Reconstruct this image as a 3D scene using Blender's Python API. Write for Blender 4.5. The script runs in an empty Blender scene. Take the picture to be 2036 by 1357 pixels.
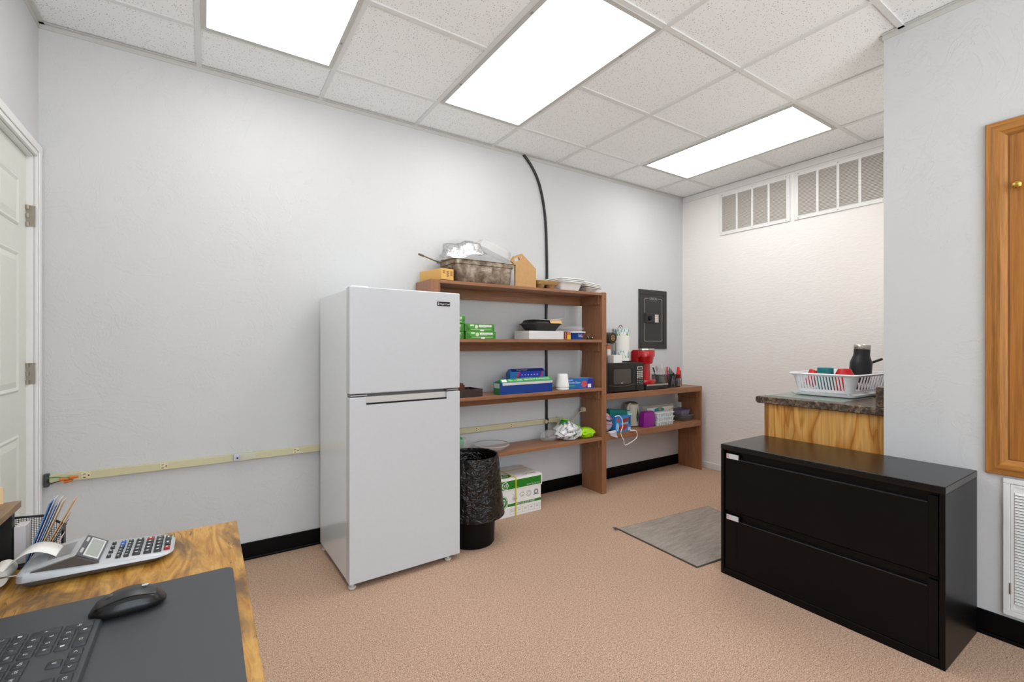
import bpy, bmesh, math, random
from mathutils import Vector, Matrix, Euler
R = math.radians
PI = math.pi
random.seed(7)
S = bpy.context.scene
C = S.collection

# ------------------------------------------------------------------ camera, world, lights, exposure
cam_d = bpy.data.cameras.new('camera')
cam = bpy.data.objects.new('camera', cam_d)
C.objects.link(cam)
cam.location = (0, 0, 1.212)
cam.rotation_euler = (R(90), 0, R(-33.503))
cam_d.sensor_width = 36
cam_d.lens = 921.65 / 2036 * 36
cam_d.shift_y = 0.0019
cam_d.clip_start = 0.05
S.camera = cam

W = bpy.data.worlds.new('daylight_fill')
S.world = W
W.use_nodes = True
wt = W.node_tree
bg = wt.nodes['Background']
tc = wt.nodes.new('ShaderNodeTexCoord'); sp0 = wt.nodes.new('ShaderNodeSeparateXYZ'); rp0 = wt.nodes.new('ShaderNodeValToRGB')
wt.links.new(tc.outputs['Generated'], sp0.inputs[0]); wt.links.new(sp0.outputs[2], rp0.inputs[0]); wt.links.new(rp0.outputs[0], bg.inputs[0])
# added ground glow, strongest steeply below, to brighten the ceiling; hazy sky above
GLOW_STEEP, GLOW_SHALLOW, SKY = 9.3, 1.4, 3.6
mp0 = wt.nodes.new('ShaderNodeMath'); mp0.operation = 'MULTIPLY_ADD'; mp0.inputs[1].default_value = .5; mp0.inputs[2].default_value = .5
wt.links.new(sp0.outputs[2], mp0.inputs[0]); wt.links.new(mp0.outputs[0], rp0.inputs[0])
e0 = rp0.color_ramp.elements
e0.new(.5); e0.new(.5)
for k, (p, c, st) in enumerate(((.345, (.93, .975, 1), GLOW_STEEP), (.40, (.93, .975, 1), GLOW_SHALLOW), (.495, (.93, .975, 1), GLOW_SHALLOW), (.505, (.80, .90, 1), SKY))):
    e0[k].position = p; e0[k].color = (*[x * st / GLOW_STEEP for x in c], 1)
bg.inputs[1].default_value = GLOW_STEEP

LAMP = 5.9          # brightness of the ceiling panels
def area(name, loc, rot, sx, sy, power, col):
    d = bpy.data.lights.new(name, 'AREA')
    d.shape = 'RECTANGLE'; d.size = sx; d.size_y = sy; d.energy = power; d.color = col
    o = bpy.data.objects.new(name, d)
    C.objects.link(o); o.location = loc; o.rotation_euler = rot
    return o
# unseen ceiling-height fill lights added behind the camera, and the portal of the added rear opening
area('added_ceiling_fill', (0.27, -1.0, 2.66), (0, 0, 0), 0.54, 1.12, 5, (1, 0.98, 0.95))
area('added_ceiling_fill', (1.48, -1.0, 2.66), (0, 0, 0), 0.54, 1.12, 5, (1, 0.98, 0.95))
ld_ = bpy.data.lights.new('assumed_alcove_lamp', 'POINT'); ld_.energy = 5.5; ld_.color = (1, .92, .82); ld_.shadow_soft_size = .06
lo_ = bpy.data.objects.new('assumed_alcove_lamp', ld_); C.objects.link(lo_); lo_.location = (3.24, .955, 1.80)   # lamp assumed from the warm end wall, unseen round the corner
po = area('fill_portal', (.70, -2.25, 1.30), (R(90), 0, 0), 2.6, 2.4, 1, (1, 1, 1))
po.rotation_euler = (R(90), 0, 0)
po.data.cycles.is_portal = True

S.view_settings.view_transform = 'Standard'
S.view_settings.look = 'None'
S.view_settings.gamma = 1
S.view_settings.exposure = 0.05
S.view_settings.use_curve_mapping = False

# ------------------------------------------------------------------ materials
def lin(h):
    h = h.lstrip('#')
    v = [int(h[i:i + 2], 16) / 255 for i in (0, 2, 4)]
    return tuple(c / 12.92 if c <= .04045 else ((c + .055) / 1.055) ** 2.4 for c in v)
class NT:
    def __init__(s, name):
        s.m = bpy.data.materials.new(name); s.m.use_nodes = True
        s.t = s.m.node_tree; s.b = s.t.nodes['Principled BSDF']
    def n(s, typ, **kw):
        o = s.t.nodes.new(typ)
        for k, v in kw.items():
            if k in o.inputs: o.inputs[k].default_value = v
            else: setattr(o, k, v)
        return o
    def l(s, a, b): s.t.links.new(a, b)
    def coord(s, scale=(1, 1, 1), kind='Object', rot=(0, 0, 0)):
        tc = s.n('ShaderNodeTexCoord'); mp = s.n('ShaderNodeMapping')
        mp.inputs['Scale'].default_value = scale; mp.inputs['Rotation'].default_value = rot
        s.l(tc.outputs[kind], mp.inputs[0]); return mp.outputs[0]
    def noise(s, co, scale, detail=3, rough=.5, dist=0):
        o = s.n('ShaderNodeTexNoise'); o.inputs['Scale'].default_value = scale
        o.inputs['Detail'].default_value = detail; o.inputs['Roughness'].default_value = rough
        o.inputs['Distortion'].default_value = dist
        s.l(co, o.inputs['Vector']); return o.outputs['Fac']
    def ramp(s, fac, stops, interp='LINEAR'):
        o = s.n('ShaderNodeValToRGB'); e = o.color_ramp.elements; o.color_ramp.interpolation = interp
        while len(e) < len(stops): e.new(.5)
        for i, (p, c) in enumerate(stops):
            e[i].position = p
            e[i].color = (*(lin(c) if isinstance(c, str) else (c, c, c) if not isinstance(c, tuple) else c), 1)
        s.l(fac, o.inputs[0]); return o.outputs[0]
    def mix(s, a, b, fac, mode='MIX'):
        o = s.n('ShaderNodeMix'); o.data_type = 'RGBA'; o.blend_type = mode
        for x, i in ((fac, 0), (a, 6), (b, 7)):
            if hasattr(x, 'links'): s.l(x, o.inputs[i])
            elif i == 0: o.inputs[0].default_value = x
            else: o.inputs[i].default_value = (*(lin(x) if isinstance(x, str) else x), 1)
        return o.outputs[2]
    def math(s, op, a, b=0.0):
        o = s.n('ShaderNodeMath'); o.operation = op
        for x, i in ((a, 0), (b, 1)):
            if hasattr(x, 'links'): s.l(x, o.inputs[i])
            else: o.inputs[i].default_value = x
        return o.outputs[0]
    def bump(s, h, strength=.3, dist=.002):
        o = s.n('ShaderNodeBump'); o.inputs['Strength'].default_value = strength; o.inputs['Distance'].default_value = dist
        s.l(h, o.inputs['Height']); s.l(o.outputs[0], s.b.inputs['Normal'])
    def col(s, c):
        if hasattr(c, 'links'): s.l(c, s.b.inputs['Base Color'])
        else: s.b.inputs['Base Color'].default_value = (*(lin(c) if isinstance(c, str) else c), 1)
    def set(s, **kw):
        for k, v in kw.items(): s.b.inputs[k].default_value = v
        return s.m
MC = {}
def M(col, rough=.5, metal=0., coat=0., trans=0., alpha=1., spec=.5, grain=0.0):
    """plain surface with a little procedural unevenness"""
    k = (col, rough, metal, coat, trans, alpha, spec, grain)
    if k in MC: return MC[k]
    t = NT('surface_' + str(len(MC)))
    t.set(Roughness=rough, Metallic=metal, **{'Coat Weight': coat, 'Transmission Weight': trans, 'Alpha': alpha, 'Specular IOR Level': spec})
    co = t.coord()
    n = t.noise(co, 40, 3)
    c = lin(col)
    g = max(grain, .012)
    t.col(t.ramp(n, [(.3, tuple(x * (1 - g) for x in c)), (.7, tuple(min(1, x * (1 + g)) for x in c))]))
    if grain: t.bump(n, grain, .002)
    MC[k] = t.m
    return t.m

def plaster(name, c, fine=False):
    t = NT(name); co = t.coord()
    big = t.noise(co, 1.1, 2)
    if fine:      # combed, orange peel rows
        co2 = t.coord((1, 10, 38)); h = t.noise(co2, 1.4, 4, .6, 1.2)
        h2 = t.noise(co, 60, 2)
        h = t.math('ADD', t.math('MULTIPLY', h, 1.0), t.math('MULTIPLY', h2, .25))
        t.bump(h, .5, .005)
    else:         # skip trowel: flat coat with thin raised ridges in patches
        n1 = t.noise(co, 3.2, 7, .62, 1.6)
        r1 = t.ramp(n1, [(.50, 0.), (.515, 1.), (.56, .55), (.70, .35)])
        n2 = t.noise(co, 7.5, 6, .6, 2.2)
        r2 = t.ramp(n2, [(.53, 0.), (.54, 1.), (.60, .3)])
        patch = t.ramp(t.noise(co, 1.7, 2), [(.40, 0.), (.62, 1.)])
        h = t.math('ADD', r1, t.math('MULTIPLY', r2, .8))
        h = t.math('MULTIPLY', h, t.math('ADD', patch, .22))
        h = t.math('ADD', h, t.math('MULTIPLY', t.noise(co, 90, 2), .08))
        t.bump(h, .36, .003)
    c0 = lin(c)
    t.col(t.ramp(big, [(.3, tuple(x * .975 for x in c0)), (.7, c0)]))
    return t.set(Roughness=.62, **{'Specular IOR Level': .25})
m_wall = plaster('wall_plaster', '#D3D4D5')
m_wall2 = plaster('combed_plaster', '#F6F3F1', True)  # same paint as the other walls, lightened to carry its brighter light

def ceiling_mat():
    t = NT('ceiling_tile'); co = t.coord()
    v = t.n('ShaderNodeTexVoronoi'); v.inputs['Scale'].default_value = 105; v.inputs['Randomness'].default_value = 1
    nd = t.noise(co, 60, 2)
    add = t.n('ShaderNodeMixRGB'); add.inputs[0].default_value = .006; t.l(co, add.inputs[1]); t.l(nd, add.inputs[2])
    t.l(add.outputs[0], v.inputs['Vector'])
    keep = t.ramp(v.outputs['Color'], [(.30, 0.), (.34, 1.)])
    pit = t.ramp(v.outputs['Distance'], [(.14, 1.), (.24, 0.)])
    pit = t.math('MULTIPLY', pit, keep)
    t.col(t.mix('#F1F2F2', '#85817B', pit))
    h = t.math('SUBTRACT', t.math('MULTIPLY', t.noise(co, 170, 3), .3), pit)
    t.bump(h, .4, .002)
    return t.set(Roughness=.9, **{'Specular IOR Level': .1})
m_ceil = ceiling_mat()

def carpet_mat():
    t = NT('carpet_pile'); co = t.coord()
    n = t.noise(co, 260, 3, .7)
    n2 = t.noise(t.coord((1, 1.6, 1)), 75, 3, .6)
    f = t.math('ADD', t.math('MULTIPLY', n, .8), t.math('MULTIPLY', n2, .2))
    c = t.ramp(f, [(.38, '#8E6C58'), (.50, '#CAA88F'), (.62, '#F0D5BF')])
    big = t.ramp(t.noise(co, 1.3, 3), [(.3, .93), (.7, 1.)])
    t.col(t.mix(c, big, 1.0, 'MULTIPLY'))
    t.bump(t.math('ADD', n, t.math('MULTIPLY', n2, .25)), .7, .004)
    return t.set(Roughness=1, **{'Specular IOR Level': .05})
m_carpet = carpet_mat()

def wood(name, c1, c2, scale=(1, 1, .08), s=30, rough=.45, dist=2., bump=.05, knots=0):
    t = NT(name); co = t.coord(scale)
    n = t.noise(co, s, 5, .6, dist)
    n2 = t.noise(co, s * 5, 3, .6, .5)
    f = t.math('ADD', t.math('MULTIPLY', n, .7), t.math('MULTIPLY', n2, .3))
    t.col(t.ramp(f, [(.33, c1), (.62, c2)]))
    t.bump(n2, bump, .001)
    return t.set(Roughness=rough)
m_shelf = wood('brown_laminate', '#83573C', '#A0704E', (.08, 1, 1), 26, .42)
m_shelfv = wood('brown_laminate_upright', '#83573C', '#A0704E', (1, 1, .08), 26, .42)
m_oak = wood('golden_oak', '#7A4A1B', '#BE8139', (1, 1, .035), 48, .38, .8, .15)
m_oakh = wood('golden_oak_across', '#7A4A1B', '#BE8139', (1, .035, 1), 48, .38, .8, .15)
m_slab = wood('oak_slab', '#8A521B', '#B0742F', (1, 1, .03), 60, .42, .6, .2)
m_grey_wood = wood('driftwood', '#5F4A37', '#9A7B5A', (1, .08, 1), 34, .5)

def cathedral():
    t = NT('cathedral_grain_oak')
    co = t.coord((1, 1, .22))
    warp = t.noise(co, 5, 3, .5, .4)
    w = t.n('ShaderNodeMath'); w.operation = 'MULTIPLY'; t.l(warp, w.inputs[0]); w.inputs[1].default_value = 9
    s = t.n('ShaderNodeMath'); s.operation = 'FRACT'; t.l(w.outputs[0], s.inputs[0])
    fine = t.noise(t.coord((1, 1, .03)), 110, 3)
    c = t.ramp(s.outputs[0], [(0., '#B06F22'), (.22, '#D79A48'), (.75, '#E4B065'), (1., '#C58634')])
    t.col(t.mix(c, t.ramp(fine, [(.3, '#9C5E20'), (.6, '#FFFFFF')]), .35, 'MULTIPLY'))
    return t.set(Roughness=.4)
m_cath = cathedral()

def granite():
    t = NT('granite_laminate'); co = t.coord()
    n = t.noise(co, 26, 8, .75, 1.6); n2 = t.noise(co, 70, 4, .7, 1.)
    f = t.math('ADD', t.math('MULTIPLY', n, .6), t.math('MULTIPLY', n2, .4))
    t.col(t.ramp(f, [(.36, '#1E1A18'), (.46, '#3F332B'), (.54, '#6E5A49'), (.60, '#9C8A74'), (.66, '#4A4038')]))
    return t.set(Roughness=.3)
m_gran = granite()

def rustic():
    t = NT('rustic_board')
    co = t.coord((1, .12, 1)); base = t.noise(co, 34, 6, .65, 1.5)
    c = t.ramp(base, [(.28, '#7A4A18'), (.44, '#B58133'), (.58, '#D0A052'), (.75, '#BC8A3C')])
    blot = t.ramp(t.noise(t.coord((1, .5, 1)), 7.5, 5, .6, .8), [(.49, 0.), (.62, 1.)])
    c = t.mix(c, '#5A4028', t.math('MULTIPLY', blot, .85))
    cr = t.noise(t.coord((1, .10, 1)), 24, 3, .5, 2.)
    crack = t.ramp(cr, [(.487, 0.), (.497, 1.), (.503, 1.), (.513, 0.)])
    pm = t.ramp(t.noise(t.coord(), 9, 2), [(.55, 0.), (.62, 1.)])
    c = t.mix(c, '#3A2614', t.math('MULTIPLY', t.math('MULTIPLY', crack, pm), .85))
    t.col(c); return t.set(Roughness=.42)
m_rustic = rustic()

def steel_dirty():
    t = NT('burnt_steel'); co = t.coord()
    n = t.noise(co, 16, 6, .65, .5)
    t.col(t.ramp(n, [(.35, '#6E5E50'), (.50, '#9A8C7B'), (.66, '#C6BCAD')]))
    t.l(t.ramp(n, [(.3, .55), (.7, .32)]), t.b.inputs['Roughness'])
    return t.set(Metallic=.55)
m_pan = steel_dirty()

def bag_mat():
    t = NT('black_film'); co = t.coord()
    n = t.noise(t.coord((1, 1, 1.5)), 26, 3, .5, .6); n2 = t.noise(t.coord((1, 1, .25)), 16, 3)
    t.col('#050404'); t.bump(t.math('ADD', n, n2), 1.0, .024)
    return t.set(Roughness=.2)
m_bag = bag_mat()
def crinkle(name, col, rough=.25, metal=0., s=45, st=.6, trans=0., alpha=1.):
    t = NT(name); co = t.coord(); n = t.noise(co, s, 4, .6, 1.)
    t.col(col); t.bump(n, st, .006)
    return t.set(Roughness=rough, Metallic=metal, **{'Transmission Weight': trans, 'Alpha': alpha})
m_foil = crinkle('foil', '#D5D5D6', .22, 1., 60, .5)
m_clearfilm = crinkle('clear_film', '#F4F4F6', .15, 0, 45, .7, .0, .22)
m_mat = None
def matrug():
    t = NT('ribbed_grey_mat'); co = t.coord((1, 1, 1), rot=(0, 0, R(0)))
    n = t.noise(t.coord((.15, 1, 1)), 60, 3); n2 = t.noise(co, 160, 3)
    t.col(t.ramp(t.math('ADD', t.math('MULTIPLY', n, .5), t.math('MULTIPLY', n2, .5)), [(.35, '#938980'), (.65, '#B4A9A0')]))
    t.bump(t.math('ADD', n, n2), .5, .004)
    return t.set(Roughness=.95, **{'Specular IOR Level': .1})
m_mat = matrug()
def emit(name, col, st):
    t = NT(name)
    t.col('#FFFFFF'); t.b.inputs['Emission Color'].default_value = (*col, 1); t.b.inputs['Emission Strength'].default_value = st
    return t.m
m_lamps = [emit('lamp_diffuser', (1.0, 1.0, .985), LAMP * k) for k in (.85, .93, 1.02)]   # panel strengths set apart to balance brightness across the walls
def clear(name, col='#FFFFFF', rough=.05, alpha=.25):
    t = NT(name); t.col(col); return t.set(Roughness=rough, Alpha=alpha)
m_clear = clear('clear_plastic', '#EDEFF0', .08, .20)
m_clear2 = clear('clear_glassy', '#E6ECEA', .04, .22)
m_black = M('#121112', .42)
m_blackp = M('#161618', .35)
m_white = M('#EDEEEF', .45)
m_trim = M('#E9E9E8', .5)
m_base = M('#040405', .4, spec=.15)
m_steel = M('#C9C4BA', .25, 1.)
m_kraft = M('#C39B68', .8, grain=.05)
m_tbar = M('#DDDDDB', .6)

# ------------------------------------------------------------------ geometry helpers
class G:
    def __init__(s): s.v = []; s.f = []; s.m = []; s.k = 0
    def add(s, vs, fs):
        o = len(s.v); s.v += [tuple(v) for v in vs]
        for f in fs: s.f.append(tuple(i + o for i in f)); s.m.append(s.k)
        return s
    def box(s, x0, x1, y0, y1, z0, z1):
        return s.add([(x0, y0, z0), (x1, y0, z0), (x1, y1, z0), (x0, y1, z0), (x0, y0, z1), (x1, y0, z1), (x1, y1, z1), (x0, y1, z1)],
                     [(0, 3, 2, 1), (4, 5, 6, 7), (0, 1, 5, 4), (1, 2, 6, 5), (2, 3, 7, 6), (3, 0, 4, 7)])
    def quad(s, a, b, c, d): return s.add([a, b, c, d], [(0, 1, 2, 3)])
    def loft(s, rings, cap0=True, cap1=True, closed=True):
        n = len(rings[0]); vs = [p for r in rings for p in r]; fs = []
        for i in range(len(rings) - 1):
            for j in range(n if closed else n - 1):
                k = (j + 1) % n
                fs.append((i * n + j, i * n + k, (i + 1) * n + k, (i + 1) * n + j))
        if cap0: fs.append(tuple(reversed(range(n))))
        if cap1: fs.append(tuple((len(rings) - 1) * n + j for j in range(n)))
        return s.add(vs, fs)
    def cyl(s, c0, c1, r0, r1=None, n=20, cap0=True, cap1=True):
        r1 = r0 if r1 is None else r1
        c0, c1 = Vector(c0), Vector(c1); q = (c1 - c0).to_track_quat('Z', 'Y')
        rg = [[c + q @ Vector((r * math.cos(2 * PI * i / n), r * math.sin(2 * PI * i / n), 0)) for i in range(n)] for c, r in ((c0, r0), (c1, r1))]
        return s.loft(rg, cap0, cap1)
    def tube(s, pts, r, n=8, smooth=0):
        pts = [Vector(p) for p in pts]
        if smooth: pts = spline(pts, smooth)
        rg = []; up = Vector((0, 0, 1))
        for i, p in enumerate(pts):
            d = (pts[min(i + 1, len(pts) - 1)] - pts[max(i - 1, 0)]).normalized()
            a = d.cross(up)
            if a.length < .1: a = d.cross(Vector((0, 1, 0)))
            a.normalize(); b = a.cross(d).normalized()
            rg.append([p + a * (r * math.cos(2 * PI * j / n)) + b * (r * math.sin(2 * PI * j / n)) for j in range(n)])
        return s.loft(rg)
    def lathe(s, prof, c=(0, 0, 0), n=28, cap0=True, cap1=True, wob=None):
        rg = []
        for k, (r, z) in enumerate(prof):
            rg.append([(c[0] + r * (1 + (wob(j / n, k) if wob else 0)) * math.cos(2 * PI * j / n), c[1] + r * (1 + (wob(j / n, k) if wob else 0)) * math.sin(2 * PI * j / n), c[2] + z) for j in range(n)])
        return s.loft(rg, cap0, cap1)
    def prism(s, poly, a, b, axis='y'):
        f = {'y': lambda p, t: (p[0], t, p[1]), 'x': lambda p, t: (t, p[0], p[1]), 'z': lambda p, t: (p[0], p[1], t)}[axis]
        return s.loft([[f(p, a) for p in poly], [f(p, b) for p in poly]])
    def frame(s, x0, x1, z0, z1, w, y0, y1, axis='y', wb=None):
        """picture-frame of four bars in the plane across axis"""
        wb = w if wb is None else wb
        for (a, b, c, d) in ((x0, x1, z1 - w, z1), (x0, x1, z0, z0 + wb), (x0, x0 + w, z0 + wb, z1 - w), (x1 - w, x1, z0 + wb, z1 - w)):
            if axis == 'y': s.box(a, b, y0, y1, c, d)
            elif axis == 'x': s.box(y0, y1, a, b, c, d)
            else: s.box(a, b, c, d, y0, y1)
        return s
    def tf(s, mat):
        s.v = [tuple(mat @ Vector(v)) for v in s.v]; return s
    def rot(s, ang, c=(0, 0, 0), axis='Z'):
        return s.tf(Matrix.Translation(c) @ Matrix.Rotation(ang, 4, axis) @ Matrix.Translation(-Vector(c)))
def spline(pts, k):
    out = []
    for i in range(len(pts) - 1):
        p0, p1, p2, p3 = pts[max(i - 1, 0)], pts[i], pts[i + 1], pts[min(i + 2, len(pts) - 1)]
        for j in range(k):
            t = j / k
            out.append(.5 * ((2 * p1) + (p2 - p0) * t + (2 * p0 - 5 * p1 + 4 * p2 - p3) * t * t + (3 * p1 - p0 - 3 * p2 + p3) * t ** 3))
    return out + [pts[-1]]
def rrect(x0, x1, y0, y1, r, n=5):
    out = []
    for cx, cy, a in ((x1 - r, y1 - r, 0), (x0 + r, y1 - r, 90), (x0 + r, y0 + r, 180), (x1 - r, y0 + r, 270)):
        for i in range(n + 1):
            t = R(a + 90 * i / n); out.append((cx + r * math.cos(t), cy + r * math.sin(t)))
    return out
OFF = {}
def mesh_obj(name, g, mats, bev=0, smooth=False, seg=2, sub=0):
    me = bpy.data.meshes.new(name)
    me.from_pydata(g.v, [], g.f); me.validate(); me.update()
    bm = bmesh.new(); bm.from_mesh(me); bmesh.ops.recalc_face_normals(bm, faces=bm.faces); bm.to_mesh(me); bm.free()
    for m in (mats if isinstance(mats, (list, tuple)) else [mats]): me.materials.append(m)
    if len(me.polygons) == len(g.m):
        for p, k in zip(me.polygons, g.m): p.material_index = k
    o = bpy.data.objects.new(name, me); C.objects.link(o)
    if bev:
        b = o.modifiers.new('bevel', 'BEVEL'); b.width = bev; b.segments = seg; b.limit_method = 'ANGLE'; b.angle_limit = R(40)
    if sub:
        b = o.modifiers.new('sub', 'SUBSURF'); b.levels = b.render_levels = sub
    if smooth or bev:
        me.shade_smooth()
        w = o.modifiers.new('wn', 'WEIGHTED_NORMAL') if bev else None
        if not bev: me.set_sharp_from_angle(angle=R(45))
    return o
def tag(o, label, cat, group=None):
    o['label'] = label; o['category'] = cat
    if group: o['group'] = group
    return o
def thing(name, label, cat, loc, rz=0, group=None):
    """an empty at the thing's base; its parts are given in world metres when rz is 0, else in its own frame"""
    o = bpy.data.objects.new(name, None); C.objects.link(o); o.empty_display_size = .05
    o.location = loc; o.rotation_euler = (0, 0, rz)
    OFF[o.name] = Vector(loc) if rz == 0 else Vector((0, 0, 0))
    return tag(o, label, cat, group)
def part(T, name, g, mats, bev=0, smooth=False, seg=2, label=None, sub=0):
    off = OFF[T.name]
    g.v = [tuple(Vector(v) - off) for v in g.v]
    o = mesh_obj(name, g, mats, bev, smooth, seg, sub); o.parent = T; OFF[o.name] = off
    if label: o['label'] = label
    return o
def solo(name, g, mats, label, cat, bev=0, smooth=False, group=None, seg=2, sub=0):
    xs = [v[0] for v in g.v]; ys = [v[1] for v in g.v]; zs = [v[2] for v in g.v]
    c = Vector(((min(xs) + max(xs)) / 2, (min(ys) + max(ys)) / 2, min(zs)))
    g.v = [tuple(Vector(v) - c) for v in g.v]
    o = mesh_obj(name, g, mats, bev, smooth, seg, sub); o.location = c; OFF[o.name] = c
    return tag(o, label, cat, group)
def struct(name, g, mats, parent=None, bev=0, smooth=False):
    o = mesh_obj(name, g, mats, bev, smooth)
    OFF[o.name] = Vector((0, 0, 0))
    if parent: o.parent = parent
    else: o['kind'] = 'structure'
    return o
def dup(root, loc, label, rz=None):
    r = root.copy(); C.objects.link(r); r.location = loc; r['label'] = label
    if rz is not None: r.rotation_euler[2] = rz
    for ch in list(root.children):
        c = ch.copy(); C.objects.link(c); c.parent = r
        for gr in list(ch.children):
            d = gr.copy(); C.objects.link(d); d.parent = c
    return r
FACE = {'-y': (R(90), 0, 0), '-x': (R(90), 0, R(-90)), 'z': (0, 0, 0), '+x': (R(90), 0, R(90))}
def text(T, s, pos, w, h, m, face='-y', name='lettering', rz=0, sub=None, shear=0.):
    """real lettering, centred at pos, fitted into w x h"""
    cu = bpy.data.curves.new('t', 'FONT'); cu.body = s; cu.align_x = 'LEFT'; cu.extrude = .0; cu.shear = shear
    to = bpy.data.objects.new('t', cu); C.objects.link(to)
    dg = bpy.context.evaluated_depsgraph_get()
    me = bpy.data.meshes.new_from_object(to.evaluated_get(dg))
    bpy.data.objects.remove(to)
    xs = [v.co.x for v in me.vertices]; ys = [v.co.y for v in me.vertices]
    sx = w / (max(xs) - min(xs)); sy = h / (max(ys) - min(ys)); cx = (max(xs) + min(xs)) / 2; cy = (max(ys) + min(ys)) / 2
    Rm = (Matrix.Rotation(rz, 4, 'Z') @ Euler(FACE[face]).to_matrix().to_4x4()) if isinstance(face, str) else face
    off = OFF[T.name]
    for v in me.vertices:
        v.co = Rm @ Vector(((v.co.x - cx) * sx, (v.co.y - cy) * sy, 0)) + Vector(pos) - off
    me.materials.clear(); me.materials.append(m); me.name = name
    o = bpy.data.objects.new(name, me); C.objects.link(o); o.parent = T; OFF[o.name] = off
    return o

H_ = 2.686
YW, XE, XL, XR = 2.981, 4.058, -0.640, 2.715
# ------------------------------------------------------------------ room shell
struct('floor', G().box(-.75, 4.17, -2.35, 3.09, -.1, 0), m_carpet)
struct('ceiling', G().box(-.75, 4.17, -2.35, 3.09, H_ + .004, H_ + .1), m_ceil)
struct('wall_far', G().box(-.75, 4.17, YW, YW + .1, 0, H_), m_wall)
struct('wall_end', G().box(XE, XE + .1, .77, YW, 0, H_), m_wall2)
struct('wall_right', G().box(XR, XR + .11, -2.35, .87, 0, H_).box(XR + .11, XE + .1, .76, .87, 0, H_), m_wall)
g = G()
D0, D1, DH = 2.045, 2.905, 2.047
g.box(XL - .1, XL, -2.35, D0, 0, H_).box(XL - .1, XL, D1, YW, 0, H_).box(XL - .1, XL, D0, D1, DH, H_)
struct('wall_left', g, m_wall)
g = G().box(XL, -.6, -2.35, -2.25, 0, H_).box(2.0, XR, -2.35, -2.25, 0, H_).box(-.6, 2.0, -2.35, -2.25, 0, .1).box(-.6, 2.0, -2.35, -2.25, 2.5, H_)  # opening in this unseen wall added and sized for fill light
struct('wall_behind', g, m_wall)
# ceiling grid: T bars, with wall angles
gx = [-.028 + .6065 * i for i in range(7)]
gy = [2.612, 2.008, 1.404, .80, .196, -.408, -1.012, -1.616]
lights = [(gx[0], gx[1]), (gx[2], gx[3]), (gx[5], gx[6])]
g = G(); tb = .012
for x in gx:
    y0 = -2.25 if x < XR else .87
    g.box(x - tb, x + tb, y0, YW, H_ - .0035, H_ + .01)
for y in gy:
    xs = [XL] + gx + [XE]
    for a, b in zip(xs[:-1], xs[1:]):
        if y == gy[1] and (a, b) in lights: continue
        if y < .87 and b > XR: b = XR
        if y < .87 and a > XR - .1: continue
        g.box(a, b, y - tb, y + tb, H_ - .003, H_ + .01)
struct('trim_1', g, m_tbar)
g = G()
g.box(XL, XE, YW - .022, YW, H_ - .003, H_).box(XL, XE, YW - .004, YW, H_ - .024, H_ - .003)
g.box(XL, XL + .022, -2.25, YW, H_ - .003, H_).box(XL, XL + .004, -2.25, YW, H_ - .024, H_ - .003)
g.box(XR - .022, XR, -2.25, .874, H_ - .003, H_).box(XR - .004, XR, -2.25, .874, H_ - .024, H_ - .003)
g.box(XR, XE, .87, .892, H_ - .003, H_)
struct('trim_2', g, M('#C9C8C4', .5))
# fascia board over the wall of vents
g = G().box(XE - .012, XE, .87, YW - .006, H_ - .056, H_)
struct('trim_3', g, m_trim, bev=.003)
# baseboards
def baseb(name, boxes, m, b=.004):
    g = G()
    for q in boxes: g.box(*q)
    return struct(name, g, m, bev=b)
baseb('baseboard_far', [(XL + .02, XE, YW - .009, YW, 0, .095), (XL + .02, XE, YW - .017, YW - .009, 0, .014)], m_base)
baseb('baseboard_end', [(XE - .012, XE, 1.47, YW - .02, 0, .06)], m_trim)
baseb('baseboard_right', [(XR - .009, XR, -2.25, .86, 0, .100), (XR - .018, XR - .009, -2.25, .86, 0, .014)], m_base)

# door_1: white six-panel door in its cased opening
m_door = M('#DFE2DA', .45)
dx = -.662
g = G().box(dx - .04, dx, D0 + .004, D1 - .004, .012, DH - .006)
door = struct('door_1', g, m_door)
g = G()
for (a, b) in ((2.09 + .03, 2.43), (2.53, 2.79)):
    for (c, d) in ((1.711, 1.915), (1.005, 1.60), (.24, .823)):
        for k, (ins, dep) in enumerate(((0, .0), (.012, -.006))):
            pass
        # moulded recess: sloped frame then a raised field
        g.loft([[(dx + .0008, a, c), (dx + .0008, b, c), (dx + .0008, b, d), (dx + .0008, a, d)],
                [(dx + .006, a + .008, c + .008), (dx + .006, b - .008, c + .008), (dx + .006, b - .008, d - .008), (dx + .006, a + .008, d - .008)],
                [(dx + .001, a + .020, c + .020), (dx + .001, b - .020, c + .020), (dx + .001, b - .020, d - .020), (dx + .001, a + .020, d - .020)],
                [(dx + .007, a + .045, c + .045), (dx + .007, b - .045, c + .045), (dx + .007, b - .045, d - .045), (dx + .007, a + .045, d - .045)]], False, True)
struct('door_panel', g, m_door, door)
g = G().frame(D0 - .001, D1 + .001, 0, DH + .001, .004, XL - .1, XL + .001, 'x', .0)
struct('jamb', g, m_trim, door)
g = G()
for (a, b) in ((D0 - .068, D0 - .004), (D1 + .008, D1 + .070)):
    g.box(XL, XL + .014, a, b, 0, DH + .066); g.box(XL + .014, XL + .019, a + .006, b - .018, 0, DH + .06)
g.box(XL, XL + .0138, D0 - .068, D1 + .070, DH + .004, DH + .0655); g.box(XL + .0138, XL + .0185, D0 - .06, D1 + .06, DH + .024, DH + .059)
struct('casing', g, m_trim, door, bev=.003)
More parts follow.
